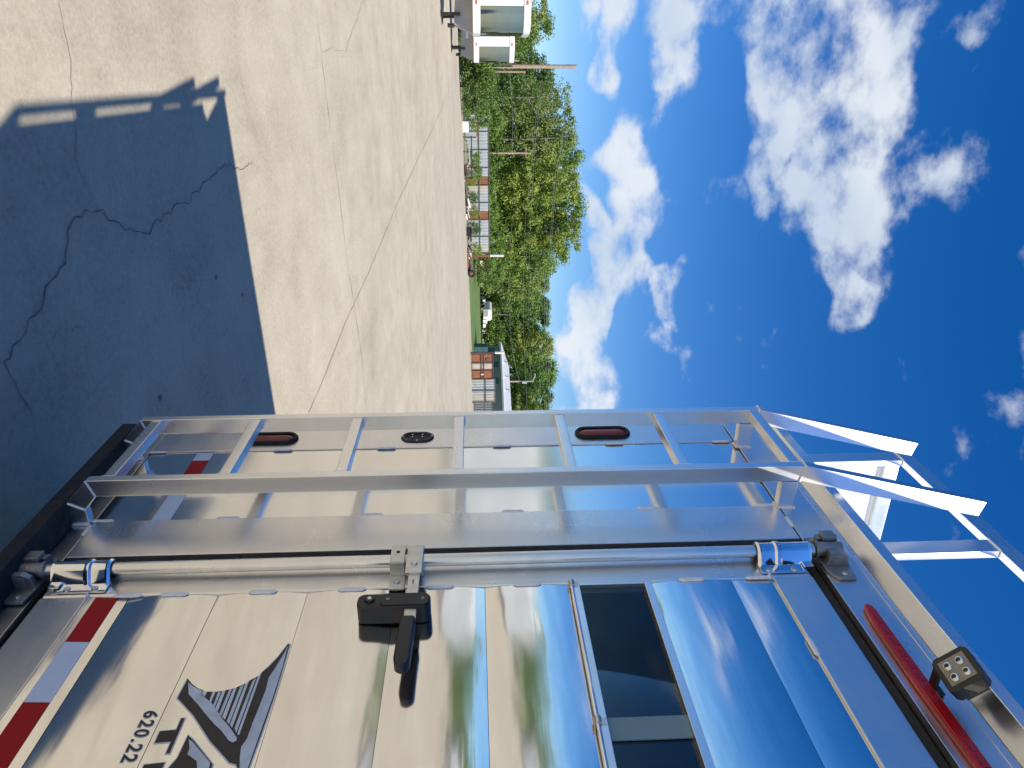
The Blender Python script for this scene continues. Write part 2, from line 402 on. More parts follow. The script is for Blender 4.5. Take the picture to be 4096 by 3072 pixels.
strip('crack', [(1286,220),(1302,215),(1343,195),(1375,212),(1391,187),(1432,57),(1457,0)], .010, 'hairline', .03, .12)
strip('joint', [(1233,1654),(1294,1516),(1383,1288),(1473,1093),(1595,800),(1676,627),(1800,342)], .011, 'joint', .006, .1)
strip('joint', [(1261,0),(1286,228),(1318,488),(1355,765),(1383,1003),(1416,1223),(1448,1435),(1465,1654)], .009, 'joint', .004, .1)
strip('joint', [(1660,0),(1690,400),(1700,900),(1720,1654)], .015, 'joint', .004, .2)
for q in ((640,1590),(968,1178),(863,1110)):      # dark spots of gum and oil
    c = to_ground(*q); mb = MB()
    vs = [mb.bm.verts.new((c.x + .022 * random.uniform(.6, 1.2) * math.cos(a * .7), c.y + .016 * random.uniform(.6, 1.2) * math.sin(a * .7), ground(c.x, c.y) + .004)) for a in range(9)]
    mb.bm.faces.new(vs); mb.build('oil_spot', 'crack', lot)

# ---------------------------------------------------------------- the horse trailer's rear end
XL, XR = -2.272, -0.05            # side walls
ZB, ZT = 0.38, 2.49
TR = empty('horse_trailer', (XL, 0, 0))
tag(TR, 'tall polished aluminium horse trailer with rear ladder, seen close from behind', 'trailer')
TR.location = (0, 0, 0)
T = lambda mb, name, mt, par=None, **k: mb.build(name, mt, par or TR, **k)
# body shell behind the rear frame
T(MB().box(XL + .004, XL + .04, .03, 6.8, ZB + .05, 2.44), 'side_wall', 'white_paint')
T(MB().box(XR - .04, XR - .004, .03, 6.8, ZB + .05, 2.44), 'side_wall', 'white_paint')
T(MB().box(XL + .045, XR - .045, .04, 6.8, ZB - .03, ZB + .045), 'floor', 'interior_shade')
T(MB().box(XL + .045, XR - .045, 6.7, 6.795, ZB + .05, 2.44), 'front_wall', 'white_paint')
T(MB().box(XL + .045, XR - .045, 2.0, 2.03, ZB + .05, 2.44), 'stall_divider', 'interior_shade')
for x0, x1 in ((XL + .0405, XL + .046), (XR - .046, XR - .0405)): T(MB().box(x0, x1, .055, 1.995, ZB + .05, 2.40), 'wall_shade_sheet', 'interior_shade')  # dark sheets added over the white walls to blacken the inside
T(MB().box(XL + .047, XR - .047, .055, 1.995, 2.392, 2.40), 'ceiling_shade_sheet', 'interior_shade')  # added dark sheet, keeps the ceiling black behind the window
rp = []
for k in range(7):
    a = math.pi - k * math.pi / 12; rp.append((XL + .15 + .15 * math.cos(a), 2.41 + .15 * math.sin(a)))
for k in range(7):
    a = math.pi / 2 - k * math.pi / 12; rp.append((XR - .15 + .15 * math.cos(a), 2.41 + .15 * math.sin(a)))
T(MB().prism(rp, 'Y', .0505, 6.8), 'roof', 'white_paint')
for x in (XL, XR):
    for yy in (3.1, 4.0):
        sx = 1 if x < -1 else -1
        wmb = MB().tube([(x + sx * .02, yy, .36), (x + sx * .24, yy, .36)], .36, 28)
        wh_ = T(wmb, 'wheel', 'tyre'); T(MB().tube([(x + sx * .012, yy, .36), (x + sx * .06, yy, .36)], .2, 20), 'rim', 'zinc', wh_)
    T(MB().box(min(x, x + sx * .28), max(x, x + sx * .28), 2.62, 4.5, .78, .80), 'fender', 'mill')
# bottom sill, corner post, side panel, door post
T(MB().box(XL, XR, .001, .05, ZB - .01, .432, .002), 'bottom_sill', 'mill_x')
T(MB().box(XL, -2.133, -.002, .05, .435, 2.374, .003), 'corner_post', 'mill')
T(MB().box(-2.131, -1.744, .003, .04, .435, 2.374), 'side_panel', 'polished_v')
T(MB().box(-1.742, -1.58, -.004, .06, .435, 2.374, .004), 'door_post', 'mill')
T(MB().box(XR - .14, XR, -.002, .05, .435, 2.374, .003), 'corner_post', 'mill')
# header with the rounded roof corners
hp = [(XL, 2.377), (XL, 2.41)] + [(XL + .115 + .115 * math.cos(math.pi - k * math.pi / 16), 2.41 + .115 * math.sin(math.pi - k * math.pi / 16)) for k in range(1, 9)]
hp += [(XR - .115 + .115 * math.cos(math.pi / 2 - k * math.pi / 16), 2.41 + .115 * math.sin(math.pi / 2 - k * math.pi / 16)) for k in range(0, 8)] + [(XR, 2.41), (XR, 2.377)]
T(MB().prism(hp, 'Y', -.003, .05, .002), 'header', 'mill_x')
# rain ledge above the header
T(MB().prism([(-.0045, 2.4905), (-.043, 2.5195), (-.043, 2.551), (-.03, 2.554), (.049, 2.554), (.049, 2.4905)], 'X', -2.17, XR - .08, .002), 'rain_ledge', 'tube_x')
T(MB().box(-2.165, XR - .105, -.0045, -.0008, 2.474, 2.4895), 'ledge_flange', 'mill_x')
# rubber bumper along the bottom
bmp_o = T(MB().box(-2.185, XR + .0, -.083, -.001, .338, .3835, .004), 'rubber_bumper', 'rubber')
T(MB().box(-2.24, XR, -.02, -.0015, .30, .372), 'bumper_backing', 'rubber', bmp_o)
x = -2.0
while x < XR - .1:
    T(MB().tube([(x, -.0838, .3615), (x, -.075, .3615)], .0165, 16), 'bolt_hole', 'seal', bmp_o); x += .285

# welds: short beads along the seams
def bead(par, x, z, dx, dz, y=-.003, mt='weld'):
    mb = MB(); L = max(dx, dz); n = 9; vert = dz > dx
    pts = []; rad = []
    for k in range(n):
        f = k / (n - 1); rr = .0062 * (min(1, 6 * min(f, 1 - f) + .25)) * (1 + .13 * (k % 2))
        pts.append((x, y, z - dz / 2 + dz * f) if vert else (x - dx / 2 + dx * f, y, z)); rad.append(rr)
    mb.tube(pts, rad, 8); mb.xform(Matrix.Translation((0, y * .55, 0)) @ Matrix.Diagonal((1, .45, 1, 1)))
    return T(mb, 'weld_bead', mt, par)
for z in (.452, .86, 1.20, 1.585, 1.965, 2.33): bead(TR, -2.132, z, 0, .062, -.002)
for z in (.455, .80, 1.20, 1.60, 1.99, 2.34): bead(TR, -1.743, z, 0, .064, -.003)
for x in (-1.90, -1.66): bead(TR, x, 2.3755, .05, 0, -.003)
bead(TR, -1.70, .4335, .05, 0, -.003)

# oval lights and the socket in the corner post
def oval(cx, cz, hw, hh, y0, y1, r=None, n=10):
    r = hw if r is None else r; pts = []
    for k in range(n + 1):
        a = math.pi * k / n; pts.append((cx + hw * math.cos(a), cz + (hh - hw) + hw * math.sin(a)))
    for k in range(n + 1):
        a = math.pi + math.pi * k / n; pts.append((cx + hw * math.cos(a), cz - (hh - hw) + hw * math.sin(a)))
    return pts
def dome(mb, cx, cz, hw, hh, y0, bulge, rings=5, n=12):
    base = oval(cx, cz, hw, hh, 0, 0, n=n); R_ = []
    for k in range(rings + 1):
        f = 1 - k / (rings + .6); yy = y0 - bulge * (1 - f * f)
        R_.append([mb.bm.verts.new((cx + (p_[0] - cx) * f, yy, cz + (p_[1] - cz) * (f if hh < 1.2 * hw else (1 - (1 - f) * hw / hh)))) for p_ in base])
    n_ = len(base)
    for a, c in zip(R_, R_[1:]):
        for i in range(n_): mb.bm.faces.new((a[i], a[(i + 1) % n_], c[(i + 1) % n_], c[i]))
    mb.bm.faces.new(R_[-1]); bmesh.ops.recalc_face_normals(mb.bm, faces=mb.bm.faces[:])
    return mb
def ring(mb, cx, cz, hw, hh, t_, y0, y1, n=14):
    o_ = oval(cx, cz, hw, hh, 0, 0, n=n); i_ = oval(cx, cz, hw - t_, hh - t_, 0, 0, n=n); k = len(o_); mid_ = oval(cx, cz, hw - t_ * .4, hh - t_ * .4, 0, 0, n=n)
    V = [[mb.bm.verts.new((p_[0], y, p_[1])) for p_ in q] for q, y in ((o_, y1), (o_, (y0 + y1) / 2), (mid_, y0), (i_, y0 + .002), (i_, y1))]
    for a, c in zip(V, V[1:]):
        for j in range(k): mb.bm.faces.new((a[j], a[(j + 1) % k], c[(j + 1) % k], c[j]))
    bmesh.ops.recalc_face_normals(mb.bm, faces=mb.bm.faces[:]); return mb
for cz in (1.936, .800):
    g = T(ring(MB(), -2.204, cz, .038, .096, .013, -.014, -.001), 'tail_light', 'rubber'); tag(g, 'oval red tail light in a black rubber grommet')
    T(dome(MB(), -2.204, cz, .0262, .084, -.005, .009), 'lens', 'red_lens', g)
g = T(ring(MB(), -2.200, 1.299, .036, .056, .013, -.008, -.001), 'power_socket', 'black_plastic'); tag(g, 'black oval plug socket with four pins')
T(MB().prism(oval(-2.200, 1.299, .0235, .0435, 0, 0), 'Y', -.0030, -.0022), 'socket_well', 'seal', g)
for dx, dz in ((-.008, -.017), (.008, -.017), (-.008, .017), (.008, .017)):
    T(MB().tube([(-2.2 + dx, -.0028, 1.299 + dz), (-2.2 + dx, -.010, 1.299 + dz)], .0024, 8), 'pin', 'chrome', g)
for dx, dz in ((0, .0495), (0, -.0495), (.0295, 0), (-.0295, 0)):
    T(MB().ellipsoid((-2.2 + dx, -.008, 1.299 + dz), (.0036, .002, .0036)), 'screw', 'zinc', g)

# door: rubber seal, frame, bowed planks
T(MB().prism([(-1.579, .437), (-1.579, 2.374), (XR - .142, 2.374), (XR - .142, .437)], 'Y', .018, .03), 'door_seal', 'seal')
DXL, DXR = -1.550, XR - .165
DOOR = T(MB().box(DXL, -1.424, -.006, .045, .455, 2.338, .007, 3), 'door', 'mill')
T(MB().box(DXR - .12, DXR, -.006, .045, .455, 2.338, .007, 3), 'door_stile', 'mill', DOOR)
T(MB().box(-1.4238, DXR - .1205, -.005, .045, .455, .566, .003), 'door_rail', 'mill_x', DOOR)
T(MB().box(-1.4238, DXR - .1205, -.005, .045, 2.236, 2.338, .003), 'door_rail', 'mill_x', DOOR)
PX0, PX1 = -1.4236, DXR - .121
SAG = .0052
PL = [(.567, .661, .0), (.6625, .871, SAG), (.8725, 1.0845, SAG), (1.0855, 1.2985, SAG), (1.2995, 1.5145, SAG), (1.5155, 1.7265, SAG), (1.9285, 2.1305, SAG), (2.1315, 2.2355, SAG * .35)]
def tilt(z): return .0016 - .0061 * (.661 - z) / .094
def bow(z):
    for a, c, s_ in PL:
        if a <= z <= c:
            h = (c - a) / 2; q = (z - (a + c) / 2) / h; return s_ * (1 - q * q)
    return 0.0
for a, c, s_ in PL:
    mb = MB(); n = 14 if s_ else 2; rows = []
    for k in range(n + 1):
        z = a + (c - a) * k / n; rows.append([mb.bm.verts.new((x, (.002 - bow(min(max(z, a + 1e-6), c - 1e-6))) if s_ else tilt(z), z)) for x in np.linspace(PX0, PX1, 9)])
    for r0, r1 in zip(rows, rows[1:]):
        for j in range(8): mb.bm.faces.new((r0[j], r0[j + 1], r1[j + 1], r1[j]))
    for r_, s2 in ((rows[0], 1), (rows[-1], -1)):
        bk = [mb.bm.verts.new((v.co.x, .006, v.co.z + s2 * .0003)) for v in r_]
        for j in range(8): mb.bm.faces.new((r_[j], r_[j + 1], bk[j + 1], bk[j]))
    bmesh.ops.recalc_face_normals(mb.bm, faces=mb.bm.faces[:])
    # make sure the bowed side faces out
    T(mb, 'plank', 'polished', DOOR, angle=50)
T(MB().prism([(PX0, .567), (PX1, .567), (PX1, 1.7265), (PX0, 1.7265)], 'Y', .0075, .02), 'door_backing', 'seal', DOOR)
T(MB().prism([(PX0, 1.9285), (PX1, 1.9285), (PX1, 2.2355), (PX0, 2.2355)], 'Y', .0075, .02), 'door_backing', 'seal', DOOR)
for z in (.66, .768, .978, 1.192, 1.405, 1.62, 2.03, 2.2): bead(DOOR, -1.4236, z, 0, .068, -.005)
bead(DOOR, -1.19, 2.2362, .06, 0, -.004)
T(MB().tube([(-1.449, -.0065, 2.243), (-1.4235, -.0065, 2.226)], .004, 6), 'weld_bead', 'weld', DOOR)
T(MB().tube([(-1.452, -.0065, .548), (-1.4235, -.0065, .566)], .004, 6), 'weld_bead', 'weld', DOOR)
# reflective tape on the bottom plank: red, white, red ...
xx = -1.4215
for L_, c_ in ((.1445, 'tape_red'), (.165, 'tape_white'), (.262, 'tape_red'), (.165, 'tape_white'), (.262, 'tape_red'), (.165, 'tape_white')):
    x1 = min(xx + L_, PX1 - .004)
    if x1 > xx: T(MB().prism([(tilt(.586) - .0011, .586), (tilt(.6375) - .0011, .6375), (tilt(.6375) - .0002, .6375), (tilt(.586) - .0002, .586)], 'X', xx + .0004, x1 - .0004), 'reflective_tape', c_, DOOR)
    xx = x1
# tape seen on the side panel
for x0, x1, c_ in ((-2.1305, -2.0785, 'tape_white'), (-2.0785, -1.911, 'tape_red'), (-1.911, -1.7462, 'tape_white')):
    T(MB().box(x0 + .0004, x1 - .0004, .0018, .0028, .586, .6375), 'reflective_tape', c_)

# window in the door
WIN = T(MB().box(PX0 + .001, PX1 - .001, -.007, .018, 1.7275, 1.7475, .0015), 'window', 'tube_x')
T(MB().box(PX0 + .001, PX1 - .001, -.005, .018, 1.909, 1.9275, .0015), 'window_frame', 'tube_x', WIN)
T(MB().box(PX0 + .001, PX0 + .008, -.004, .018, 1.748, 1.9085, .001), 'window_frame', 'tube', WIN)
T(MB().box(PX1 - .012, PX1 - .001, -.004, .018, 1.748, 1.9085, .001), 'window_frame', 'tube', WIN)
T(MB().box(PX0 + .0085, PX1 - .0125, .008, .011, 1.7478, 1.9087), 'pane', 'glass', WIN)
T(MB().box(PX0 + .0085, PX1 - .0125, .0115, .022, 1.899, 1.9087), 'gasket', 'seal', WIN)
T(MB().box(-1.028, -.976, .0045, .0078, 1.7478, 1.9087), 'tinted_mullion', 'tinted_mullion', WIN)
T(MB().tube([(PX0 + .006, -.0105, 1.7275), (PX1 - .006, -.0105, 1.7275)], .0042, 10), 'hinge_rod', 'chrome', WIN)
for x in (-1.415, -1.010, -.605, -.21): T(MB().tube([(x - .008, -.0105, 1.7275), (x + .008, -.0105, 1.7275)], .0075, 12).box(x - .008, x + .008, -.009, -.0072, 1.728, 1.744), 'hinge_knuckle', 'zinc', WIN)

# lettering and emblem on the door
def decal(par, name, pts, mt, off, zmax=.012):
    mb = MB(); vs = [mb.bm.verts.new((p_[0], 0, p_[1])) for p_ in pts]; f = mb.bm.faces.new(vs); mb.bm.normal_update()
    bmesh.ops.triangulate(mb.bm, faces=[f])
    z = .57
    while z < 1.3:
        bmesh.ops.bisect_plane(mb.bm, geom=mb.bm.verts[:] + mb.bm.edges[:] + mb.bm.faces[:], plane_co=(0, 0, z), plane_no=(0, 0, 1)); z += zmax
    return wrap(mb, par, name, mt, off)
def wrap(mb, par, name, mt, off):
    for v in mb.bm.verts: v.co.y = .002 - bow(v.co.z) - off
    mb.bm.normal_update()
    for f in mb.bm.faces:
        if f.normal.y > 0: f.normal_flip()
    return T(mb, name, mt, par, angle=60)
EMB = [(-1.1623,.8908),(-1.1456,.9059),(-1.134,.9209),(-1.1273,.9345),(-1.1175,.9344),(-1.1103,.9431),(-1.1226,.9439),(-1.1212,.9549),(-1.0963,.9557),(-1.0919,.9604),(-1.1209,.9612),(-1.1218,.9743),(-1.0786,.9737),(-1.0722,.9809),(-1.1243,.9802),(-1.1278,.9948),(-1.058,.9935),(-1.0507,1.0013),(-1.1314,1.0009),(-1.1406,1.0152),(-1.0385,1.0141),(-1.0314,1.0205),(-1.1481,1.0208),(-1.1602,1.0356),(-1.0175,1.0337),(-1.015,1.0384),(-1.1708,1.0406),(-1.1865,1.0514),(-1.2144,1.064),(-1.2532,1.0766),(-1.2518,1.0802),(-1.1874,1.0815),(-1.103,1.0815),(-1.0135,1.0789),(-.9402,1.0755),(-.90,1.074),(-.905,1.0573),(-.9411,1.0573),(-.9517,1.0512),(-.9557,1.038),(-1.0028,.9882),(-1.0647,.9361),(-1.112,.8876)]
def grow(pts, d):
    n = len(pts); ar = sum(pts[i][0] * pts[(i + 1) % n][1] - pts[(i + 1) % n][0] * pts[i][1] for i in range(n)); sg = 1 if ar > 0 else -1; o_ = []
    for i in range(n):
        a, b_, c = Vector(pts[i - 1]), Vector(pts[i]), Vector(pts[(i + 1) % n])
        e1 = (b_ - a).normalized(); e2 = (c - b_).normalized(); n1 = Vector((e1.y, -e1.x)) * sg; n2 = Vector((e2.y, -e2.x)) * sg
        q = n1 + n2; q = q / max(.5, q.length_squared / 2) if q.length > .1 else n1
        o_.append(tuple(b_ + q * d))
    return o_
EM = decal(DOOR, 'emblem', EMB, 'decal_dark', .0011)
OUTL = [(-1.1648,.8885),(-1.1456,.904),(-1.132,.9209),(-1.126,.932),(-1.1235,.945),(-1.1225,.965),(-1.1255,.985),(-1.1335,1.004),(-1.1475,1.022),(-1.1635,1.0365),(-1.1885,1.0495),(-1.2155,1.062),(-1.2558,1.0755),(-1.2545,1.0827),(-1.1874,1.0838),(-1.103,1.0838),(-1.0135,1.0812),(-.9402,1.0778),(-.90,1.076),(-.905,1.055),(-.940,1.055),(-.9497,1.050),(-.9535,1.0372),(-1.0010,.9865),(-1.0635,.934),(-1.112,.8846)]
decal(EM, 'emblem_border', OUTL, 'decal_edge', .0006)
decal(EM, 'emblem_feather', [(-1.1516,.8954),(-1.14,.9087),(-1.1306,.9237),(-1.1252,.9339),(-1.1162,.9335),(-1.1072,.9447),(-1.0875,.9676),(-1.054,.9942),(-1.0336,1.0148),(-1.008,1.0365),(-1.0024,1.0373),(-.998,1.0316),(-1.0031,1.0223),(-1.0266,1.0011),(-1.0408,.984),(-1.0698,.9554),(-1.0889,.9377),(-1.1196,.9074),(-1.1327,.9028)], 'decal_light', .0016)
decal(EM, 'emblem_wing', [(-1.2481,1.0778),(-1.2284,1.075),(-1.1766,1.0643),(-1.1564,1.0589),(-1.1211,1.061),(-1.0394,1.0561),(-1.0071,1.0555),(-.989,1.0497),(-.9691,1.053),(-.9409,1.0603),(-.905,1.0603),(-.905,1.0725),(-.9403,1.0739),(-1.0174,1.0763),(-1.1074,1.0795),(-1.1875,1.08)], 'decal_light', .0016)
for pts in ([(-1.1205,.9470),(-1.1195,.9535),(-1.0975,.9538),(-1.0985,.9600)][:0], [(-1.1185,.9668),(-1.1195,.9725),(-1.0800,.9722),(-1.0820,.9680)], [(-1.1245,.9875),(-1.126,.993),(-1.0595,.992),(-1.063,.986)], [(-1.131,1.0075),(-1.138,1.0132),(-1.040,1.0125),(-1.046,1.006)], [(-1.147,1.0285),(-1.156,1.0335),(-1.0195,1.032),(-1.03,1.0255)]):
    if pts: decal(EM, 'emblem_rib', pts, 'decal_light', .0016)
D2 = [(-1.018,.9419),(-1.0062,.9561),(-.9519,1.0091),(-.925,1.0100),(-.90,.985),(-.905,.93),(-.935,.925),(-.9691,.9397)]
dm = decal(DOOR, 'emblem', D2, 'decal_dark', .0011); decal(dm, 'emblem_border', grow(D2, .0024), 'decal_edge', .0006)
decal(dm, 'emblem_facet', [(-1.0084,.9467),(-1.0025,.9558),(-.9556,1.0034),(-.93,1.0075),(-.93,.99),(-.9603,.9777),(-.9754,.9559),(-.9879,.9554)], 'decal_light', .0016)
TL = [(-1.0594,.9142),(-1.0594,.9212),(-.9807,.9212),(-.9807,.9142),(-1.0068,.9142),(-1.0068,.8831),(-1.033,.8831),(-1.033,.9142)]
tl_ = decal(DOOR, 'letter', TL, 'decal_dark', .0011); decal(tl_, 'letter_border', grow(TL, .0022), 'decal_edge', .0006)
RL = [(-.9605,.8823),(-.9613,.9195),(-.93,.9195),(-.93,.8823)]
rl_ = decal(DOOR, 'letter', RL, 'decal_dark', .0011); decal(rl_, 'letter_border', grow(RL, .0022), 'decal_edge', .0006)
def digits(txt, x, z, size, mt, off, offs):
    cu = bpy.data.curves.new('digits', 'FONT'); cu.body = txt; cu.size = size; cu.offset = offs; cu.space_character = 1.19; cu.resolution_u = 4
    to = bpy.data.objects.new('digits', cu); COL.objects.link(to)
    dg = bpy.context.evaluated_depsgraph_get(); me = bpy.data.meshes.new_from_object(to.evaluated_get(dg))
    mb = MB(); mb.bm.from_mesh(me); bpy.data.objects.remove(to); bpy.data.curves.remove(cu); bpy.data.meshes.remove(me)
    for v in mb.bm.verts: v.co = Vector((x + v.co.x, 0, z + v.co.y))
    bmesh.ops.triangulate(mb.bm, faces=mb.bm.faces[:])
    return wrap(mb, DOOR, 'phone_digits', mt, off)
digits('620.22', -1.0825, .8378, .0365, 'decal_dark', .0011, .0006)
digits('620.22', -1.0825, .8378, .0365, 'decal_edge', .0007, .0017)

# lock rod with its cups, keepers and latch
RX, RY = -1.495, -.0305
ROD = T(MB().tube([(RX, RY, .435), (RX, RY, 2.365)], .0158, 24), 'lock_rod', 'mill')
def cup(z0, z1, flip):
    s_ = 1 if flip else -1
    mb = MB(); r = .0215; n = 14
    # shell wrapping the rod, with raised lips, and a mounting flange on the door
    prof = [(RX + .034, -.0085)] + [(RX + r * math.cos(R(-30 - 190 * k / n)), RY + r * math.sin(R(-30 - 190 * k / n))) for k in range(n + 1)] + [(RX - r, -.0085)]
    zs = [(z0, 1.0), (z0 + .006, 1.16), (z0 + .013, 1.0), (z0 + .045, 1.0), (z0 + .05, 1.16), (z0 + .058, 1.16), (z0 + .064, 1.0), (z1 - .008, 1.0), (z1, 1.04)]
    rows = []
    for z, g_ in zs:
        zz = z if not flip else z0 + z1 - z
        rows.append([mb.bm.verts.new((RX + (p_[0] - RX) * g_, min(-.0075, RY + (p_[1] - RY) * g_), zz)) for p_ in prof])
    for a, c in zip(rows, rows[1:]):
        for j in range(len(prof) - 1): mb.bm.faces.new((a[j], a[j + 1], c[j + 1], c[j]))
    bmesh.ops.recalc_face_normals(mb.bm, faces=mb.bm.faces[:])
    zf = (z0, z0 + .115) if not flip else (z1 - .115, z1)
    mb.box(RX + .022, RX + .062, -.0115, -.0075, zf[0], zf[1], .0012)
    zt = (z0 + .113, z1 - .002) if not flip else (z0 + .002, z1 - .113)
    mb.box(RX + .03, RX + .05, -.018, -.014, zt[0], zt[1], .001)
    c_ = T(mb, 'rod_cup', 'chrome', angle=30)
    for z in ((zf[0] + .022, zf[1] - .028)):
        T(MB().tube([(RX + .050, -.0112, z), (RX + .050, -.0145, z)], [.0088, .0075], 14), 'bolt_head', 'zinc', c_)
cup(2.212, 2.352, False); cup(.462, .602, True)
def keeper(zc, flip):
    s_ = -1 if flip else 1
    mb = MB()
    mb.prism([(RX - .078, zc - .034), (RX - .078, zc + .022), (RX - .03, zc + .036), (RX + .04, zc + .036), (RX + .092, zc + .030), (RX + .092, zc - .012), (RX + .06, zc - .034)], 'Y', -.012, -.0035, .002)
    mb.prism([(RX - .046, zc - .026), (RX - .046, zc + .034), (RX - .026, zc + .028), (RX - .026, zc - .026)], 'Y', -.046, -.011, .002)
    mb.prism([(-.05, zc - .020), (-.05, zc + .008), (-.038, zc + .026), (-.011, zc + .034), (-.011, zc - .026)], 'X', RX + .026, RX + .042, .002)
    mb.box(RX - .046, RX - .012, -.058, -.044, zc - .016, zc + .020, .003)
    k_ = T(mb, 'rod_keeper', 'cast')
    for x, z in ((RX + .072, zc + .008), (RX - .064, zc - .012)):
        T(MB().tube([(x, -.0118, z), (x, -.0155, z)], [.0078, .006], 12), 'bolt_head', 'zinc', k_)
    e_ = MB().tube([(RX, RY - .002, zc - .042 * s_), (RX, RY - .002, zc + .026 * s_)], .0185, 18)
    e_.tube([(RX, RY - .002, zc - .044 * s_), (RX, RY - .002, zc - .038 * s_)], .0225, 18)
    e_.box(RX + .008, RX + .040, RY - .010, RY + .006, zc - .004, zc + .008, .002)
    e_.box(RX + .032, RX + .044, RY - .012, RY + .016, zc - .012, zc + .012, .003)
    T(e_, 'rod_cam', 'cast', ROD)
keeper(2.412, False); keeper(.398, True)
# rod guide strap, hinge clamp and lever arm
mb = MB().box(-1.532, -1.466, -.0505, -.047, 1.281, 1.317, .0012).box(-1.466, -1.462, -.049, -.010, 1.281, 1.317, .001).box(-1.462, -1.412, -.0115, -.0075, 1.281, 1.319, .001).box(-1.536, -1.532, -.049, -.007, 1.281, 1.317, .001)
g = T(mb, 'rod_guide', 'zinc'); T(MB().tube([(-1.436, -.0112, 1.300), (-1.436, -.0145, 1.300)], [.008, .006], 12), 'screw', 'zinc', g)
T(MB().tube([(-1.505, -.0503, 1.299), (-1.505, -.0508, 1.299)], .005, 10), 'screw_hole', 'seal', g)
g = T(MB().box(-1.528, -1.418, -.0545, -.046, 1.322, 1.3635, .003).box(-1.53, -1.46, -.048, -.009, 1.3225, 1.327, .001).box(-1.53, -1.46, -.048, -.009, 1.359, 1.363, .001), 'lever_clamp', 'zinc')
T(MB().tube([(-1.452, -.0543, 1.343), (-1.452, -.0585, 1.343)], [.0085, .0065], 14), 'rivet', 'zinc', g)
LEV = T(MB().box(-1.425, -1.245, -.0485, -.0425, 1.3315, 1.3585, .001), 'latch_lever', 'zinc')
T(MB().box(-1.40, -1.385, -.0492, -.0484, 1.342, 1.3465), 'stamped_mark', 'cast', LEV)
gp = [(-1.264, 1.329), (-1.252, 1.3255), (-1.142, 1.3215), (-1.124, 1.325), (-1.117, 1.336), (-1.120, 1.349), (-1.130, 1.356), (-1.252, 1.360), (-1.264, 1.357)]
T(MB().prism(gp, 'Y', -.063, -.035, .005), 'lever_grip', 'black_plastic', LEV, angle=50)
def rrect(x0, x1, z0, z1, r, n=6):
    o_ = []
    for cx, cz, a0 in ((x1 - r, z1 - r, 0), (x0 + r, z1 - r, 90), (x0 + r, z0 + r, 180), (x1 - r, z0 + r, 270)):
        for k in range(n + 1):
            a = R(a0 + 90 * k / n); o_.append((cx + r * math.cos(a), cz + r * math.sin(a)))
    return o_
LB = T(MB().prism(rrect(-1.347, -1.300, 1.222, 1.389, .017), 'Y', -.054, -.004, .004), 'latch_body', 'black_plastic', angle=50)
T(MB().prism(rrect(-1.343, -1.304, 1.275, 1.385, .012), 'Y', -.057, -.0538, .001), 'latch_cover', 'black_plastic', LB)
T(MB().tube([(-1.327, -.053, 1.250), (-1.327, -.0585, 1.250)], [.0125, .0115], 18), 'key_cap', 'black_plastic', LB)

T(MB().tube([(-1.327, -.0583, 1.250), (-1.327, -.0588, 1.250)], .005, 12), 'keyhole', 'zinc', LB)
for z in (1.292, 1.372): T(MB().tube([(-1.3235, -.0568, z), (-1.3235, -.0578, z)], .004, 10), 'screw', 'cast', LB)
# long brake light on the header
pts = [(-1.3, 2.4055), (-1.303, 2.413), (-1.297, 2.4225), (-1.28, 2.4255), (-.83, 2.4255), (-.815, 2.4215), (-.809, 2.413), (-.813, 2.4045), (-.87, 2.3995), (-1.06, 2.396), (-1.25, 2.3995)]
BL = T(MB().prism(pts, 'Y', -.020, -.0035, .003), 'brake_light', 'red_lens_bright', angle=50); tag(BL, 'long red brake light bar above the door')
for k in range(14):
    x = -1.26 + k * .0335; T(MB().box(x, x + .024, -.0212, -.0198, 2.4095, 2.4195), 'light_cell', 'red_lens', BL)
# black square work light under the ledge
FL = MB()
FL.prism([(p_[0], p_[1]) for p_ in [(-.031, -.037), (.031, -.037), (.038, -.030), (.038, .030), (.031, .037), (-.031, .037), (-.038, .030), (-.038, -.030)]], 'Y', -.022, .016, .003)
FL.box(-.026, .026, .015, .034, -.026, .026, .006)
for k in range(5): FL.box(-.024 + k * .0115, -.0215 + k * .0115, .016, .046, -.024, .024)
FLM = Matrix.Translation((-1.022, -.086, 2.448)) @ Matrix.Rotation(R(6), 4, 'Z') @ Matrix.Rotation(R(44), 4, 'X')
FLO = T(FL.xform(FLM), 'work_light', 'black_plastic'); tag(FLO, 'black square work light with four lamps')
T(MB().box(-.0265, .0265, -.0228, -.0216, -.0265, .0265).xform(FLM), 'lamp_face', 'reflector', FLO)
for dx in (-.0125, .0125):
    for dz in (-.0125, .0125):
        mb = MB().ellipsoid((dx, -.0225, dz), (.0092, .005, .0092), 14, 8); T(mb.xform(FLM), 'lamp', 'lens_clear', FLO)
        T(MB().ellipsoid((dx, -.0268, dz), (.0045, .0016, .0045), 10, 6).xform(FLM), 'lamp_emitter', 'black_plastic', FLO)
T(MB().box(-1.068, -1.046, -.082, -.0045, 2.424, 2.430, .001).box(-1.074, -1.040, -.012, -.0045, 2.412, 2.446, .002).tube([(-1.062, -.082, 2.427), (-1.040, -.082, 2.427)], .009, 12), 'lamp_bracket', 'black_plastic', FLO)

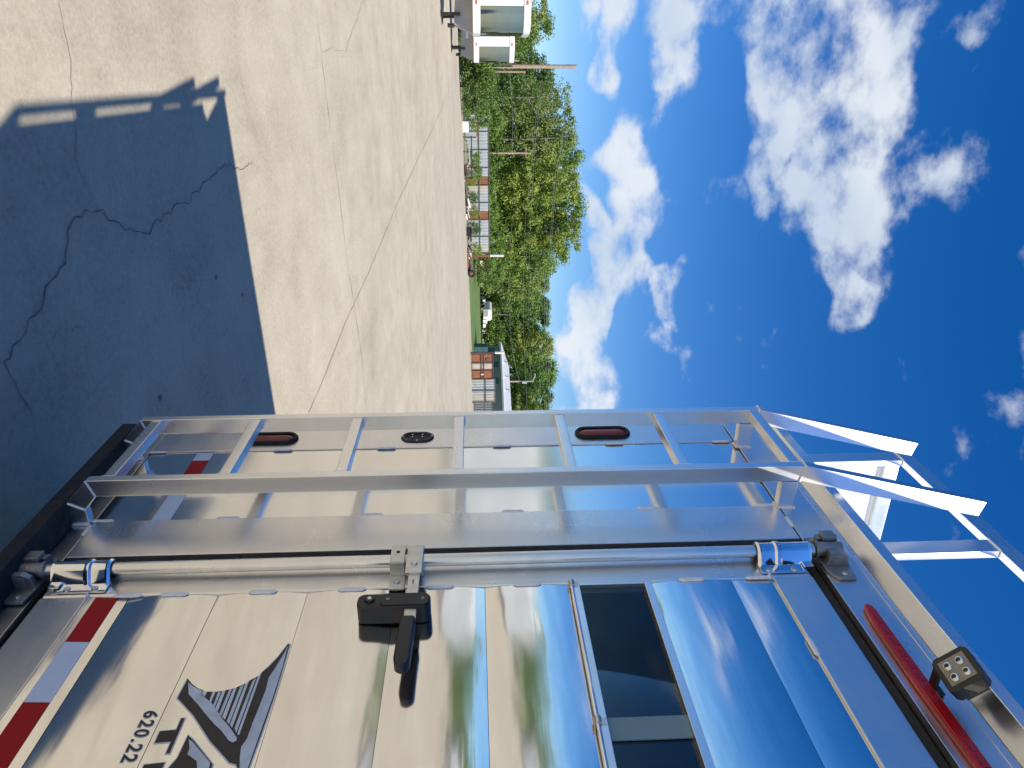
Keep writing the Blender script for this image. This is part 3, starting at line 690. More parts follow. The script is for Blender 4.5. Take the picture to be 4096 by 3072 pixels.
# ladder: two bent rails, seven rungs, stand-off arms
LX = ((-2.1165, -2.0895), (-1.7565, -1.7295)); LY0, LY1 = -.141, -.090
for x0, x1 in LX:
    arm = [(-.0015, .381), (-.072, .381), (LY0, .446), (LY0, 2.430), (-.0015 - .02, 2.96), (-.0015, 3.0), (.044, 2.985), (LY1, 2.43), (LY1, .463), (-.048, .428), (-.0015, .428)]
    T(MB().prism([(LY0, .446), (LY0, 2.4295), (LY1, 2.4175), (LY1, .4635)], 'X', x0, x1, .003), 'ladder_rail', 'tube')
    T(MB().prism([(LY0, 2.4305), (-.003, 2.999), (.047, 2.986), (LY1, 2.4185)], 'X', x0, x1, .003), 'ladder_handrail', 'tube')
    T(MB().prism([(LY0, .445), (LY1, .4625), (-.0485, .4275), (-.072, .3815)], 'X', x0, x1, .003), 'ladder_foot', 'tube')
    T(MB().prism([(-.0715, .381), (-.0478, .4275), (-.0025, .4275), (-.0025, .381)], 'X', x0, x1, .003), 'ladder_foot', 'tube')
    T(MB().box(x0 - .0005, x1 + .0005, LY1 + .001, -.0035, 2.368, 2.416, .003), 'ladder_arm', 'tube')
    xm = (x0 + x1) / 2
    T(MB().tube([(x0 - .002, LY0 - .0008, 2.430), (x1 + .001, LY0 - .0008, 2.430), (x1 + .0012, LY1, 2.418)], .0032, 8), 'weld_bead', 'weld')
    T(MB().tube([(x1 + .0008, LY0, .4455), (x1 + .0008, LY1, .463)], .0028, 8), 'weld_bead', 'weld')
    T(MB().tube([(x1 + .0008, -.072, .3812), (x1 + .0008, -.048, .428)], .0028, 8), 'weld_bead', 'weld')
    T(MB().tube([(x0, -.0035, 2.3665), (x1 + .003, -.0045, 2.367), (x1 + .003, -.0045, 2.418)], .0042, 8), 'weld_bead', 'weld')
    T(MB().tube([(x0, -.003, .3805), (x1 + .002, -.003, .381), (x1 + .002, -.003, .43)], .004, 8), 'weld_bead', 'weld')
for k, z in enumerate((.478, .787, 1.107, 1.430, 1.751, 2.074, 2.394)):
    T(MB().box(LX[0][1] + .0005, LX[1][0] - .0005, LY0 + .004, LY0 + .036, z, z + .0315, .0025), 'ladder_rung', 'tube_x')
    T(MB().tube([(LX[0][1] + .001, LY0 + .002, z + .0315), (LX[0][1] + .001, LY0 + .036, z + .033)], .0028, 6), 'weld_bead', 'weld')
    T(MB().tube([(LX[1][0] - .001, LY0 + .003, z - .001), (LX[1][0] - .001, LY0 + .003, z + .033)], .0025, 6), 'weld_bead', 'weld')

# hay rack on the roof
RZ0, RZ1, RR = 2.976, 3.030, -.157
T(MB().box(-2.169, RR, .075, .101, RZ0, RZ1, .003), 'rack_rail', 'tube_x')
for x in (-2.169, -1.660, -.72, RR - .056):
    T(MB().box(x, x + .056, .0755, .1005, 2.566, RZ0 - .0005, .003), 'rack_post', 'tube')
    T(MB().tube([(x - .001, .0745, RZ0), (x + .057, .0745, RZ0)], .003, 6), 'weld_bead', 'weld')
# solid sides of the rack, running forward along the roof
for xo, s_ in ((-2.169, 1), (RR, -1)):
    xa, xb = sorted((xo, xo + s_ * .027)); T(MB().box(xa, xb, .1015, 4.8, 2.938, 2.990, .003), 'rack_side_rail', 'tube_x')
    xa, xb = sorted((xo + s_ * .004, xo + s_ * .010)); T(MB().box(xa, xb, .102, 4.78, 2.50, 2.9375), 'rack_side_sheet', 'white_paint')
    xa, xb = sorted((xo + s_ * .0105, xo + s_ * .036))
    for y in (.50, 1.5, 2.5, 3.5, 4.6): T(MB().box(xa, xb, y, y + .05, 2.566, 2.9375, .002), 'rack_side_post', 'tube')
# ---------------------------------------------------------------- trees
def tree_meshes(seed, H, rad, z0, n, size, matn, bark='bark', lean=.1, gap=.35):
    """trunk with limbs, and a crown of separate leaf faces gathered in clumps"""
    rnd = np.random.RandomState(seed)
    tb = MB(); top = Vector((rnd.uniform(-lean, lean) * H * .3, rnd.uniform(-lean, lean) * H * .3, H * .82))
    def P(f): return Vector((top.x * f * f, top.y * f * f, top.z * f)) + Vector((math.sin(f * 7 + seed), math.cos(f * 5 + seed), 0)) * .012 * H * f
    tb.tube([P(k / 7) for k in range(8)], [H * .02 * (1 - .82 * k / 7) * (1.5 if k == 0 else 1) for k in range(8)], 8)
    cl = []
    nl = 13
    for k in range(nl):
        f = .22 + .66 * k / nl; b0 = P(f); a = k * 2.4 + rnd.uniform(-.5, .5)
        env = rad * math.sin(math.pi * min(1, max(.12, (f * .82 * H - z0) / (H - z0) * .85 + .14))) ** .7
        L = env * rnd.uniform(.55, 1.0); up = rnd.uniform(.25, .8)
        e = b0 + Vector((math.cos(a) * L, math.sin(a) * L, L * up)); mid_ = b0.lerp(e, .5) + Vector((0, 0, -.06 * L))
        tb.tube([b0, mid_, e], [H * .0085 * (1 - f * .6), H * .006 * (1 - f * .6), H * .0018], 6)
        for g in (.55, .8, 1.02):
            cl.append((np.array(b0.lerp(e, g)) + rnd.normal(0, .25, 3), rnd.uniform(.55, 1.0)))
    for k in range(46):
        f = rnd.uniform(0, 1) ** .8; z = z0 + (H - z0) * f
        env = rad * (math.sin(math.pi * (.10 + .86 * f)) ** .6) * rnd.uniform(.55, 1.08); a = rnd.uniform(0, 2 * math.pi)
        cl.append((np.array((top.x * f + math.cos(a) * env, top.y * f + math.sin(a) * env, z)), rnd.uniform(.5, 1.15)))
    for k in range(5): cl.append((np.array((top.x + rnd.normal(0, rad * .25), top.y + rnd.normal(0, rad * .25), H - rnd.uniform(.2, 1.0))), rnd.uniform(.4, .7)))
    per = n // len(cl); C = []
    for c, r in cl:
        d = rnd.normal(size=(per, 3)); d /= np.linalg.norm(d, axis=1)[:, None]
        rr = r * rad / 3.6 * rnd.uniform(.35, 1.12, (per, 1)) * (1 + .35 * rnd.rand(per, 1) ** 3)
        C.append(np.hstack([c + d * rr * np.array([1.15, 1.15, .8]), d]))
    C = np.vstack(C); C = C[C[:, 2] > z0 * .35]
    n_ = len(C); nrm = C[:, 3:] * 1.0 + rnd.normal(size=(n_, 3)) * .42 + np.array([0, 0, .4]); nrm /= np.linalg.norm(nrm, axis=1)[:, None]
    t1 = np.cross(nrm, rnd.normal(size=(n_, 3))); t1 /= np.linalg.norm(t1, axis=1)[:, None]; t2 = np.cross(nrm, t1)
    s_ = size * rnd.uniform(.6, 1.35, (n_, 1)); c = C[:, :3]
    V = np.stack([c + t1 * s_, c + t2 * s_ * .55 + nrm * s_ * .15, c - t1 * s_, c - t2 * s_ * .55 + nrm * s_ * .15], 1).reshape(-1, 3)
    me = bpy.data.meshes.new('crown'); me.from_pydata(V.tolist(), [], [(4 * i, 4 * i + 1, 4 * i + 2, 4 * i + 3) for i in range(n_)])
    me.materials.append(MATS[matn])
    tm = tb.build('trunk', bark); tmesh = tm.data; bpy.data.objects.remove(tm)
    return tmesh, me
KINDS = {}
def kind(k, *a, **kw): KINDS[k] = tree_meshes(*a, **kw)
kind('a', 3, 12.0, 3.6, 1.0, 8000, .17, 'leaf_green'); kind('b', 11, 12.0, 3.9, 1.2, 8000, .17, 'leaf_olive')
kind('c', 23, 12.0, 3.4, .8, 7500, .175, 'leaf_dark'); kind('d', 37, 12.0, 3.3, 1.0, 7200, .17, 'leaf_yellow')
kind('e', 51, 12.0, 3.7, 2.0, 2600, .15, 'leaf_olive', 'dead_wood')
kind('bush', 5, 3.0, 1.5, .15, 2600, .10, 'leaf_green', lean=.3); kind('bush_d', 8, 3.0, 1.5, .12, 2600, .10, 'leaf_dark', lean=.3); kind('bush_y', 9, 3.0, 1.6, .1, 2200, .09, 'leaf_yellow', lean=.3)
def tree(k, pos, H, W, label, group=None, name='leafy_tree', cat='tree', rz=None, H0=12.0, R0=3.7):
    e = empty(name, pos, random.uniform(0, 6.28) if rz is None else rz)
    e.scale = (W / R0, W / R0, H / H0)
    for nm, me in zip(('trunk', 'crown'), KINDS[k]):
        o = bpy.data.objects.new(nm, me); COL.objects.link(o); o.parent = e
    return tag(e, label, cat, group)
ORD = ['first', 'second', 'third', 'fourth', 'fifth', 'sixth', 'seventh', 'eighth', 'ninth', 'tenth', 'eleventh', 'twelfth', 'thirteenth', 'fourteenth', 'fifteenth', 'sixteenth', 'seventeenth', 'eighteenth']
LOOK = {'a': 'fresh green leafy tree', 'b': 'olive green leafy tree', 'c': 'dark green dense tree', 'd': 'yellow green sunlit tree', 'e': 'thinly leaved tree with bare grey limbs'}
# (picture row, distance, picture x of the top, half width in picture pixels, kind)
TREES = [(25,58,2195,85,'b'),(110,60,2200,90,'a'),(205,66,2110,70,'e'),(300,72,2195,85,'c'),(390,78,2285,90,'e'),(480,82,2300,95,'b'),(560,80,2312,85,'e'),
 (640,84,2318,85,'a'),(735,80,2316,100,'d'),(830,84,2325,95,'a'),(925,82,2322,105,'d'),(1030,84,2262,85,'a'),(1115,86,2205,80,'b'),(1205,112,2196,85,'c'),(1300,112,2192,85,'c'),(1390,112,2214,85,'d'),(1490,104,2222,90,'a'),(1585,100,2205,85,'c'),(1680,98,2205,90,'d')]
for i, (py, D, tx, hw, k) in enumerate(TREES):
    b_ = foot(py, D); H = at(tx, py, D).z - b_.z
    pos_w = 'last' if i == len(TREES) - 1 else ORD[i] if i < len(ORD) else 'last'
    tree(k, b_, H, hw / 2900 * D * 1.12, f'{LOOK[k]}, {pos_w} from the left along the tree line', 'tree line behind the yard')
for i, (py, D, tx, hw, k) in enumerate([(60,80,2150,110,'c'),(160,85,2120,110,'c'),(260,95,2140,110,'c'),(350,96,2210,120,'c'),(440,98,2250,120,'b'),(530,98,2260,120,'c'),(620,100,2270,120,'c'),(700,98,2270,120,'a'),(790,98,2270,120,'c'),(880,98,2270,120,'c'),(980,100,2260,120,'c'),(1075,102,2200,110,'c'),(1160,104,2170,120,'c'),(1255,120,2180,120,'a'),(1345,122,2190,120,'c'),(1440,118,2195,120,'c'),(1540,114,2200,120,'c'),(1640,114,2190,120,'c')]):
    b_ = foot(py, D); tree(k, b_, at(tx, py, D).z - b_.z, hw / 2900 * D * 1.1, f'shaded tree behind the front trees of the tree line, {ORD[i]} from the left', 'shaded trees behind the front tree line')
# undergrowth at the wood's edge and bushes in the yard
def bush(k, py, D, top, hw, label, group=None, name='leafy_bush'):
    b_ = foot(py, D); return tree(k, b_, max(.3, at(top, py, D).z - b_.z), hw * 1.2 / 2900 * D, label, group, name, 'bush', H0=3.0, R0=1.5)
for i, py in enumerate(range(480, 1120, 62)): bush(random.choice(['bush', 'bush_d', 'bush']), py, 74 + (py % 3), 1990 + random.uniform(-15, 35), 52, f'low green undergrowth bush behind the metal fence, {ORD[i]} from the left', 'undergrowth behind the fence')
for i, py in enumerate(range(1130, 1420, 50)): bush(random.choice(['bush', 'bush_d']), py, 103, 1985 + random.uniform(-15, 40), 45, f'dark undergrowth bush along the far edge of the lawn, {ORD[i]} from the left', 'undergrowth along the lawn')
for i, py in enumerate(range(20, 300, 55)): bush('bush_d', py, 58, 1985 + random.uniform(-20, 30), 50, f'dark undergrowth bush behind the parked trailers, {ORD[i]} from the left', 'undergrowth behind the trailers')
bush('bush_d', 255, 60, 1935, 30, 'small dark bush beside the blue drum')
bush('bush_y', 295, 58, 1982, 45, 'tall bush with yellowing leaves behind the blue drum')
bush('bush', 345, 57, 1985, 55, 'big rounded green bush at the left end of the metal fence')
bush('bush_d', 400, 56, 1975, 50, 'dark green bush between the rounded bush and the blue crate')
bush('bush', 455, 57, 1962, 42, 'green bush reaching over the blue slatted crate')
bush('bush', 640, 61, 1922, 24, 'leafy bush growing behind the black work bench')
bush('bush', 692, 61, 1930, 26, 'bushy weed in front of the rusty fence sheet')
for i, (py, top, hw, k) in enumerate(((725,1905,16,'bush_y'),(790,1912,22,'bush_d'),(845,1918,20,'bush_y'),(915,1922,26,'bush_d'),(1000,1926,24,'bush_y'))):
    bush(k, py, 62, top, hw, f'clump of tall weeds against the metal fence, {ORD[i]} from the left', 'weeds along the fence', 'weed_clump')

# ---------------------------------------------------------------- metal fence
def sheet_panel(wd, h, ribs, th=.02):
    mb = MB(); n = ribs * 4; F = []; Bk = []
    for k in range(n + 1):
        x = wd * k / n; y = -.018 * (1 if (k % 4) in (1, 2) else 0); F.append((x, y)); 
    pts = F + [(x, y + th) for x, y in F[::-1]]
    V = [[mb.bm.verts.new((x, y, z)) for x, y in pts] for z in (0, h)]; m_ = len(pts)
    for i in range(m_): mb.bm.faces.new((V[0][i], V[0][(i + 1) % m_], V[1][(i + 1) % m_], V[1][i]))
    for i in range(n): 
        for q in (0, 1): mb.bm.faces.new((V[q][i], V[q][i + 1], V[q][m_ - 2 - i], V[q][m_ - 1 - i]))
    bmesh.ops.recalc_face_normals(mb.bm, faces=mb.bm.faces[:]); return mb
def fence(name, label, A, B, mats_, z_top, rails=(.55,), postn=4):
    A = Vector(A); B = Vector(B); d = B - A; L = math.hypot(d.x, d.y); rz = math.atan2(d.y, d.x); n = len(mats_)
    e = empty(name, A, rz); tag(e, label, 'fence'); pw = L / n; meshes = {}
    for i, mn in enumerate(mats_):
        if mn is None: continue
        zb = terrain(*(A + d * ((i + .5) / n)).xy) - .02; h = z_top + random.uniform(-.03, .03) - zb
        o = sheet_panel(pw * .985, h, 3).build('sheet_panel', mn, e, smooth=False); o.location = (i * pw, 0, zb - A.z)
    for f in rails:
        MB().box(0, L, -.07, -.025, (z_top - A.z) * f, (z_top - A.z) * f + .07).build('rail', 'rail_dark', e)
    MB().box(0, L, -.07, -.025, (z_top - A.z) - .05, (z_top - A.z) + .01).build('rail', 'rail_dark', e)
    for k in range(postn + 1):
        x = L * k / postn; MB().box(x - .035, x + .035, -.10, -.071, -.2, z_top - A.z).build('post', 'rail_dark', e)
    return e
G, W_, Rr, Rd = 'galv', 'galv_beige', 'rust', 'rust_dark'
fence('corrugated_fence', 'long corrugated metal fence with some rusty sheets behind the scrap', foot(452, 64.5), foot(1012, 65.5), [G, G, G, G, G, G, G, Rr, W_, G, G, Rr, G, G, G, W_], 2.93, (.55,), 8)
fence('corrugated_fence', 'pale corrugated metal fence in front of the green building', foot(1517, 59), foot(1610, 59), [G, G, W_], 3.12, (.55,), 2)
# picket style gate of dark slats right of the pale fence
A, B = foot(1612, 59), foot(1740, 60); d = B - A; e = empty('slatted_gate', A, math.atan2(d.y, d.x)); L = d.xy.length
tag(e, 'see-through gate of thin grey slats beside the ladder, before the green building', 'gate')
for k in range(18): MB().box(k * L / 18, k * L / 18 + .05, -.02, .02, .05, 1.62).build('slat', 'grey_paint', e)
for z in (.12, .95, 1.58): MB().box(0, L, -.05, -.021, z, z + .06).build('rail', 'rail_dark', e)
# gate posts and gates
def post(py, D, top, r, label, matn='pole_wood', base=None, name='gate_post', cat='post', group=None, lean=0):
    b_ = foot(py, D); h = at(top, py, D).z - b_.z; e = empty(name, b_); tag(e, label, cat, group)
    MB().tube([(0, 0, -.2), (lean * .5, 0, h * .5), (lean, 0, h)], [r, r * .95, r * .85], 10).build('shaft', matn, e); return e, h
e, h = post(1023, 60, 2015, .09, 'tall gate post, white above and rusty below, at the fence end', 'rust')
MB().tube([(0, 0, h * .62), (0, 0, h + .01)], .098, 10).build('painted_top', 'cream_paint', e)
e, h = post(1412, 57.5, 2018, .09, 'tall gate post with white top beside the rusty sheet gate', 'rail_dark')
MB().tube([(0, 0, h * .72), (0, 0, h + .01)], .098, 10).build('painted_top', 'cream_paint', e)
A = foot(1028, 60); B = foot(1086, 60); d = B - A; e = empty('pipe_gate', A, math.atan2(d.y, d.x)); L = d.xy.length
tag(e, 'open rusty pipe gate with bare frame before the lawn', 'gate')
for x in (0, L * .5, L * .8, L): MB().tube([(x, 0, .1), (x, 0, 1.75)], .028, 8).build('upright', 'rust_dark', e)
for z in (.12, .95, 1.74): MB().tube([(0, 0, z), (L, 0, z)], .025, 8).build('bar', 'rust_dark', e)
A = foot(1416, 57.5); B = foot(1515, 58.5); d = B - A; e = empty('sheet_gate', A, math.atan2(d.y, d.x)); L = d.xy.length
tag(e, 'rusty sheet metal gate in a pipe frame right of the lawn', 'gate')
for i, mn in enumerate((Rr, Rr, W_, Rr, Rr)): sheet_panel(L / 5 * .98, 1.65, 3).build('sheet_panel', mn, e, smooth=False, loc=(i * L / 5, 0, .12))
for x in (0, L * .33, L * .66, L): MB().tube([(x, -.06, .05), (x, -.06, 1.8)], .035, 8).build('upright', 'rust_dark', e)
for z in (.1, .85, 1.05, 1.78): MB().tube([(0, -.06, z), (L, -.06, z)], .03, 8).build('bar', 'rust_dark', e)
MB().box(.35, .62, -.09, -.03, 1.25, 1.5).build('plate', 'rail_dark', e)
MB().box(L * .78, L * .84, -.09, -.03, .8, 1.05).build('latch_plate', 'galv', e)

# ---------------------------------------------------------------- poles and wires
def upole(py, D, top, r, label, fit=None):
    e, h = post(py, D, top, r, label, 'pole_wood', name='utility_pole', cat='pole'); 
    return e, h
e, h = upole(264, 64, 2306, .17, 'thick weathered wooden pole standing tall behind the parked trailers')
MB().box(-.05, .05, -.16, -.13, h - .9, h - .1).build('bracket', 'rail_dark', e)
e, h = post(286, 63, 2102, .08, 'thin pale pole just right of the thick wooden pole', 'pole_wood', name='utility_pole', cat='pole')
e, h = post(241, 62, 2076, .08, 'short pale post left of the thick wooden pole', 'pole_wood', name='utility_pole', cat='pole')
e, h = upole(612, 74, 2123, .11, 'pale utility pole rising behind the middle of the metal fence')
MB().box(-.03, .03, -.5, .5, h - .5, h - .42).build('crossarm', 'pole_wood', e)
e, h = upole(1528, 78, 2135, .10, 'utility pole with grey transformer behind the green building')
MB().tube([(.22, .0, h - 1.25), (.22, 0, h - .75)], .17, 12).build('transformer', 'galv', e)
MB().tube([(0, 0, h - .15), (0, -.6, h + .15), (0, -.9, h + .1)], .03, 6).build('crossarm', 'galv', e)
def wire(pts, D, label):
    P_ = [at(a, b_, D) for a, b_ in pts]; mb = MB(); mb.tube(P_, .015, 5); o = mb.build('power_line', 'cable'); tag(o, label, 'wire', 'power lines before the trees')
wire([(2163,322),(2142,487),(2123,690),(2102,871),(2097,1000),(2093,1144),(2093,1300),(2101,1480),(2112,1690)], 71, 'main power line crossing the trees at mid height')
wire([(2170,322),(2150,487),(2136,640),(2117,993),(2115,1120),(2115,1260),(2119,1450),(2128,1528)], 73, 'power line just above the main one, ending at the transformer pole')
wire([(2270,340),(2261,422),(2242,598),(2223,681),(2207,858),(2200,1000),(2180,1090),(2177,1250),(2182,1400),(2192,1560),(2200,1700)], 72, 'highest power line crossing the treetops')
wire([(2280,340),(2254,520),(2230,698),(2213,858),(2206,1000),(2190,1130),(2186,1250),(2191,1400),(2200,1560),(2208,1700)], 72.5, 'second highest power line crossing the treetops')
wire([(2036,180),(2040,300),(2046,400),(2051,456),(2050,612)], 68, 'low wire running left from the pale utility pole')
wire([(2047,905),(2040,1000),(2036,1144),(2040,1300),(2050,1400),(2065,1480),(2080,1528)], 75, 'lowest wire sagging before the trees to the transformer pole')

# ---------------------------------------------------------------- buildings and lawn things
A = foot(1385, 74); B = foot(1760, 66); d = B - A; L = d.xy.length; e = empty('green_building', A, math.atan2(d.y, d.x)); tag(e, 'low green metal building with white roof behind the pale fence', 'building')
hL = 3.72 - A.z + .25
MB().box(0, L, 0, 7, -.2, hL).build('wall', 'green_wall', e)
MB().prism([(-.35, hL), (3.5, hL + .9), (7.35, hL), (7.35, hL + .16), (3.5, hL + 1.08), (-.35, hL + .16)], 'X', -.3, L + .3).build('roof', 'white_paint', e)
for x in (2.2, 4.4): MB().box(x, x + .8, -.03, -.005, 1.4, 2.2).build('window', 'teal', e)
MB().box(.3, 1.3, -.04, -.005, -.1, 1.9).build('door', 'teal', e)
for x in (1.2, 3.2, 5.0): MB().tube([(x, 1.2, hL + .3), (x, 1.2, hL + .85)], .12, 8).build('roof_vent', 'galv', e)
q = foot(1396, 71); MB().box(-.5, .5, -.4, .4, 0, 1.25, .03).build('shed', 'teal', None, loc=q); tag(bpy.context.scene.objects[-1] if False else COL.objects[-1], 'small dark teal shed at the left corner of the green building', 'shed')
# barn-shaped small camper on the lawn
q = foot(1245, 100); e = empty('camper_trailer', q, R(20)); tag(e, 'small white camper with rounded roof and grey end on the lawn', 'camper')
pf = [(-.95, .35), (-.95, 1.1)] + [(-.95 + .35 - .35 * math.cos(R(90 * k / 5)), 1.1 + .4 * math.sin(R(90 * k / 5))) for k in range(1, 6)] + [(.6 + .35 * math.sin(R(90 * k / 5)), 1.1 + .4 * math.cos(R(90 * k / 5))) for k in range(0, 6)] + [(.95, .35)]
MB().prism(pf, 'X', -.9, .9).build('body', 'white_paint', e)
MB().prism([(-.9, .4), (-.9, 1.0), (.2, 1.0), (.2, .4)], 'X', .9, .93).build('end_panel', 'grey_paint', e)
for y in (-.98, .96): MB().tube([(0, y, .28), (0, y + .06, .28)], .28, 14).build('wheel', 'tyre', e)
q = foot(1192, 100); e = empty('lawn_tractor', q, R(15)); tag(e, 'small dark lawn tractor with white hood left of the camper', 'tractor')
MB().prism([(-.3, .3), (-.3, .75), (.1, .8), (.1, .3)], 'X', -.25, .25, .03).build('seat', 'black_paint', e); MB().prism([(.1, .3), (.1, .7), (.7, .6), (.75, .3)], 'X', -.25, .25, .03).build('hood', 'white_paint', e)
for y, r in ((-.2, .32), (.55, .24)):
    for x in (-.36, .28): MB().tube([(x, y, r), (x + .08, y, r)], r, 14).build('wheel', 'tyre', e)
for i, (py, lb) in enumerate(((1284, 'white utility cart right of the camper'), (1300, 'low white box trailer right of the white cart'))):
    q = foot(py, 100); e = empty('utility_cart', q, R(10)); tag(e, lb, 'cart')
    MB().prism([(-.3, .25), (-.3, .85 - i * .15), (.3, .85 - i * .3), (.3, .25)], 'X', -.28, .28, .04).build('body', 'white_paint', e)
    for y in (-.2, .2): MB().tube([(-.32, y, .16), (-.26, y, .16)], .16, 10).build('wheel', 'tyre', e)
for k, (py, tx) in enumerate(((1256, 2038), (1272, 1985), (1280, 2008))):
    e, h = post(py, 104, tx, .09, ['tall bare dead trunk behind the camper', 'short dead stub right of the camper', 'leaning dead trunk right of the camper'][k], 'dead_wood', name='dead_trunk', cat='dead tree', lean=.5)

# ---------------------------------------------------------------- parked gooseneck trailers
def gooseneck(label, pos, rz, L=9.0, group='parked gooseneck trailers', wm='white_paint'):
    e = empty('gooseneck_trailer', pos, rz); tag(e, label, 'trailer', group)
    # local +x towards the nose, origin under the nose
    def plan(inset):
        w_ = 1.1 - inset; o_ = [(-L, -w_), (-L, w_)]
        for k in range(9):
            a = R(90 - 90 * k / 8); o_.append((-.75 + (.75 - inset) * math.cos(a), .45 + (w_ - .45) * math.sin(a)))
        for k in range(9):
            a = R(-90 * k / 8); o_.append((-.75 + (.75 - inset) * math.cos(a), -.45 + (w_ - .45) * math.sin(a)))
        return o_
    MB().prism(plan(0), 'Z', 1.02, 1.26, .02).build('bottom_rail', wm, e)
    MB().prism(plan(0), 'Z', 2.62, 2.86, .05).build('roof', 'white_paint', e)
    MB().prism([p_ for p_ in plan(.03) if p_[0] < -.74], 'Z', 1.261, 2.619).build('wall', wm, e)
    pn = [p_ for p_ in plan(.025) if p_[0] > -.76]
    mb = MB(); rows = [[mb.bm.verts.new((p_[0], p_[1], z)) for p_ in pn] for z in (1.261, 2.619)]
    for j in range(len(pn) - 1): mb.bm.faces.new((rows[0][j], rows[0][j + 1], rows[1][j + 1], rows[1][j]))
    bmesh.ops.recalc_face_normals(mb.bm, faces=mb.bm.faces[:]); mb.build('polished_nose', 'nose', e)
    MB().box(-L, -2.6, -1.09, 1.09, .35, 1.018).build('lower_wall', wm, e)
    MB().prism([(-2.6, 1.016), (-2.6, .6), (-.55, .42), (-.3, .42), (-.05, 1.016)], 'Y', -.30, .30).build('gooseneck', 'grey_paint', e)
    for x, mn in ((-1.7, 'tape_red'), (-1.35, 'tape_white')): MB().box(x, x + .34, -.31, -.301, .68, .78).build('reflective_tape', mn, e)
    for y in (-.36, .36): MB().tube([(-.6, y, .62), (-.6, y, .05)], .05, 10).box(-.7, -.5, y - .1, y + .1, .0, .05).build('jack_leg', 'black_paint', e)
    for y in (-.25, .25):
        MB().tube([(-.3, y * .3, .42), (-.3, y * .3, .2)], .06, 10).build('coupler', 'black_paint', e)
    for x in (-L * .62, -L * .62 - .9):
        for y in (-1.13, .91):
            wo = MB().tube([(x, y, .37), (x, y + .22, .37)], .37, 20).build('wheel', 'tyre', e)
            MB().tube([(x, y - .01, .37), (x, y + .23, .37)], .2, 14).build('rim', 'white_paint', wo)
    for z in (1.14, 2.74): MB().box(-.9, -.78, -1.115, -1.10, z - .03, z + .03).build('marker_light', 'orange', e)
    for k in range(6): MB().box(-1.4 - k * 1.1, -1.36 - k * 1.1, -1.078, -1.068, 1.265, 2.615).build('wall_seam', 'galv', e)
    return e
q = foot(143, 26.5, ground); T1 = gooseneck('large white gooseneck trailer with polished nose at the yard edge', q, R(90 - 4))
q = foot(247, 37, ground)
def dup(lb, pos, rz):
    c = copy_tree(T1); c.location = pos; c.rotation_euler = (0, 0, rz); c['label'] = lb; return c
dup('farther white gooseneck trailer with polished nose beside the wooden pole', q, R(90 + 6))
T2 = None
# more trailers along the same row, seen mirrored in the polished metal
for k, (x, y, a, lb) in enumerate(((-21.9, -7.2, 122, 'white trailer mirrored large in the polished panel behind the ladder'), (-27.4, -22.8, 219.7, 'white trailer seen end-on, mirrored beside the door latch'), (-27, -31, 150, 'farther white trailer mirrored in the door planks'))):
    if T2 is None: T2 = gooseneck(lb, Vector((x, y, ground(x, y))), R(a), wm='galv')  # grey walls stand in for white ones, dimming their mirrored brightness
    else:
        c = copy_tree(T2); c.location = (x, y, ground(x, y)); c.rotation_euler = (0, 0, R(a)); c['label'] = lb
for k in range(34):
    az = R(196 + 84 * k / 33); D = random.uniform(72, 88); x = D * math.cos(az); y = D * math.sin(az)
    tree('abdc'[k % 4], Vector((x, y, terrain(x, y))), random.uniform(7.5, 10.5), 5.0, 'tree behind the photographer, mirrored as green streaks in the door planks', 'mirrored trees')

# ---------------------------------------------------------------- scrap along the yard's edge
q = foot(283, 61); e = empty('steel_drum', q); tag(e, 'dark blue steel drum standing before the bushes', 'drum')
MB().tube([(0, 0, 0), (0, 0, .88)], .29, 20).build('barrel', 'blue_drum', e)
for z in (.02, .3, .58, .86): MB().tube([(0, 0, z - .012), (0, 0, z + .012)], .302, 20).build('hoop', 'blue_drum', e)
q = foot(254, 60); e = empty('white_tank', q); tag(e, 'white plastic tank left of the blue drum', 'tank'); MB().box(-.35, .35, -.35, .35, 0, .62, .08).build('body', 'white_paint', e); MB().tube([(0, 0, .62), (0, 0, .7)], .1, 10).build('lid', 'blue_drum', e)
q = foot(222, 60); e = empty('orange_machine', q); tag(e, 'small orange and black machine behind the second trailer', 'machine'); MB().box(-.3, .3, -.4, .4, .2, .8, .05).build('body', 'orange', e); MB().box(-.25, .25, -.3, .3, .81, 1.1, .03).build('engine', 'black_paint', e)
for y in (-.4, .3): MB().tube([(-.34, y, .2), (.34, y, .2)], .2, 12).build('wheel', 'tyre', e)
q = foot(455, 60); e = empty('slatted_crate', q, R(90)); tag(e, 'blue grey slatted crate under the leaning bush', 'crate')
MB().box(-.55, .55, -.3, .3, 0, .08).build('base', 'dead_wood', e); MB().box(-.53, .53, -.26, .26, .081, .60).build('liner', 'black_paint', e)
for k in range(8): MB().box(-.55 + k * .145, -.46 + k * .145, -.305, -.265, .085, .66).build('slat', 'blue_crate', e)
q = foot(508, 60); e = empty('scrap_sheet', q, R(90)); tag(e, 'bent white scrap sheet leaning near the blue crate', 'scrap sheet'); MB().prism([(0, 0), (.1, .45), (.12, .45), (.03, 0)], 'X', -.5, .4).build('sheet', 'white_paint', e)
q = foot(520, 62); e = empty('door_frame', q, R(90)); tag(e, 'rusty brown door frame leaning on the metal fence', 'frame')
for x in (-.55, .55): MB().box(x - .05, x + .05, -.05, .05, 0, 1.0).build('jamb', 'rust_dark', e)
MB().box(-.5, .5, -.05, .05, 1.0, 1.1).build('lintel', 'rust', e)
q = foot(632, 58.5); e = empty('work_bench', q, R(90)); tag(e, 'long black metal work bench with pipes before the fence', 'bench')
MB().box(-1.6, 1.6, -.3, .3, .58, .66).build('top', 'black_paint', e)
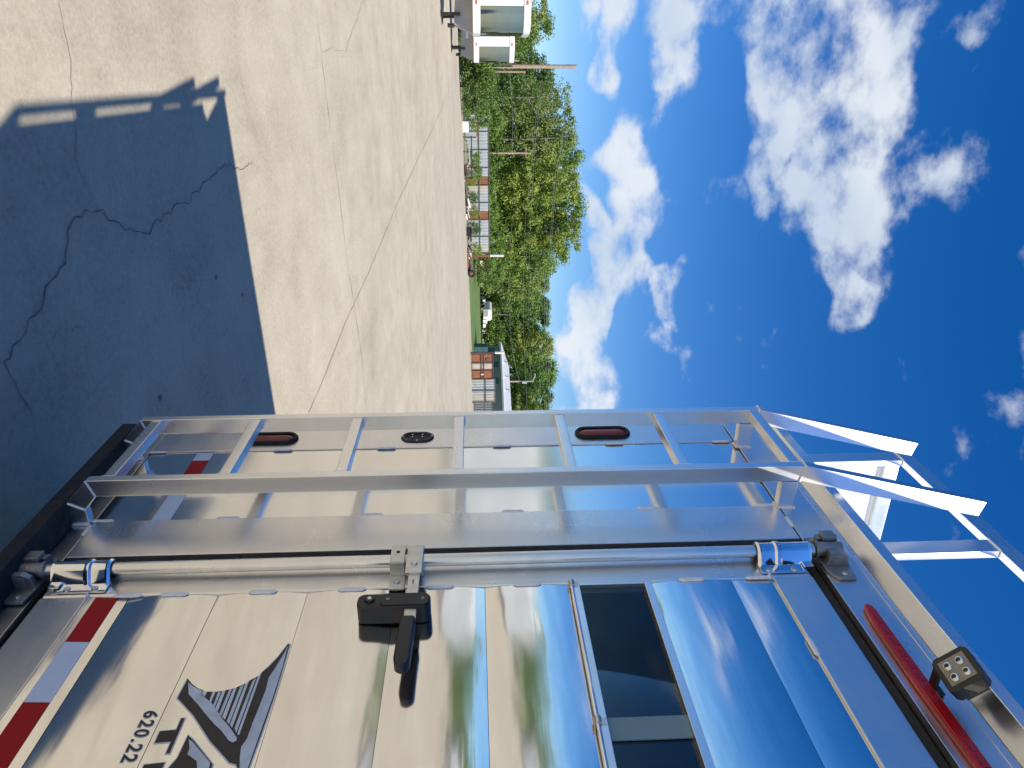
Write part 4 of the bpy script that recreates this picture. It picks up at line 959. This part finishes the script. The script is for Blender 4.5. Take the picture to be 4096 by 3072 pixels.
for x in (-1.55, -.5, .55, 1.5): MB().box(x, x + .07, -.28, .28, 0, .58).build('leg', 'rail_dark' if x < .5 else 'rust', e)
MB().tube([(-1.2, -.34, .05), (-1.0, -.34, .42), (.4, -.34, .46), (.7, -.34, .1)], .04, 8).build('pipe', 'galv', e)
MB().box(-1.3, .8, -.25, .25, .1, .3).build('shelf', 'dead_wood', e)
rs = random.Random(4)
def scrap(py, D, lb, n, mats_, wd, h):
    q = foot(py, D); e = empty('scrap_heap', q, R(90)); tag(e, lb, 'scrap heap')
    for k in range(n):
        x = rs.uniform(-wd, wd); z = rs.uniform(.03, h); l = rs.uniform(.15, .5)
        if k % 3 == 0: MB().box(x - l / 2, x + l / 2, -.15, .15, 0, z + .06, .01).build('block', rs.choice(mats_), e)
        else: MB().tube([(x - l, -.2 - .02 * k, z * .6), (x + l, -.2 - .02 * k, z)], rs.uniform(.025, .07), 8).build('pipe', rs.choice(mats_), e)
scrap(715, 58.5, 'dark scrap heap right of the work bench', 9, ['black_paint', 'rust_dark', 'rail_dark', 'blue_crate'], .8, .4)
scrap(775, 59, 'low heap of dark pipes in front of the weeds', 9, ['black_paint', 'rail_dark', 'dead_wood', 'rust_dark'], .7, .3)
scrap(850, 59, 'heap of rusty and chrome pipes before the second rusty sheet', 12, ['rust', 'rust_dark', 'galv', 'white_paint'], .9, .35)
scrap(985, 59, 'heap of white pipes and dark scrap by the fence end', 11, ['white_paint', 'rust_dark', 'black_paint', 'dead_wood'], .8, .42)
scrap(1060, 58.5, 'heap of rusty scrap at the foot of the pipe gate', 12, ['rust', 'rust_dark', 'black_paint', 'rail_dark'], .7, .4)
q = foot(925, 58.5); e = empty('black_box', q, R(80)); tag(e, 'tilted black box among the pipes', 'box'); MB().prism([(-.3, 0), (-.38, .3), (.25, .42), (.3, 0)], 'X', -.35, .35, .03).build('body', 'black_paint', e); MB().box(-.3, .3, -.2, .2, .40, .43).build('lid', 'rail_dark', e)
q = foot(1095, 58); e = empty('old_tyre', q, R(80)); tag(e, 'black tyre lying at the right end of the scrap', 'tyre')
mb = MB(); nn = 20; Rg = []
for k in range(nn):
    a = 2 * math.pi * k / nn; Rg.append([mb.bm.verts.new(((.22 + .09 * math.cos(b_ * math.pi / 3)) * math.cos(a), .1 * math.sin(b_ * math.pi / 3), .31 + (.22 + .09 * math.cos(b_ * math.pi / 3)) * math.sin(a))) for b_ in range(6)])
for k in range(nn):
    for j in range(6): mb.bm.faces.new((Rg[k][j], Rg[(k + 1) % nn][j], Rg[(k + 1) % nn][(j + 1) % 6], Rg[k][(j + 1) % 6]))
bmesh.ops.recalc_face_normals(mb.bm, faces=mb.bm.faces[:]); mb.build('tread', 'tyre', e)
MB().tube([(0, -.03, .31), (0, .03, .31)], .12, 14).build('rim', 'rust', e)
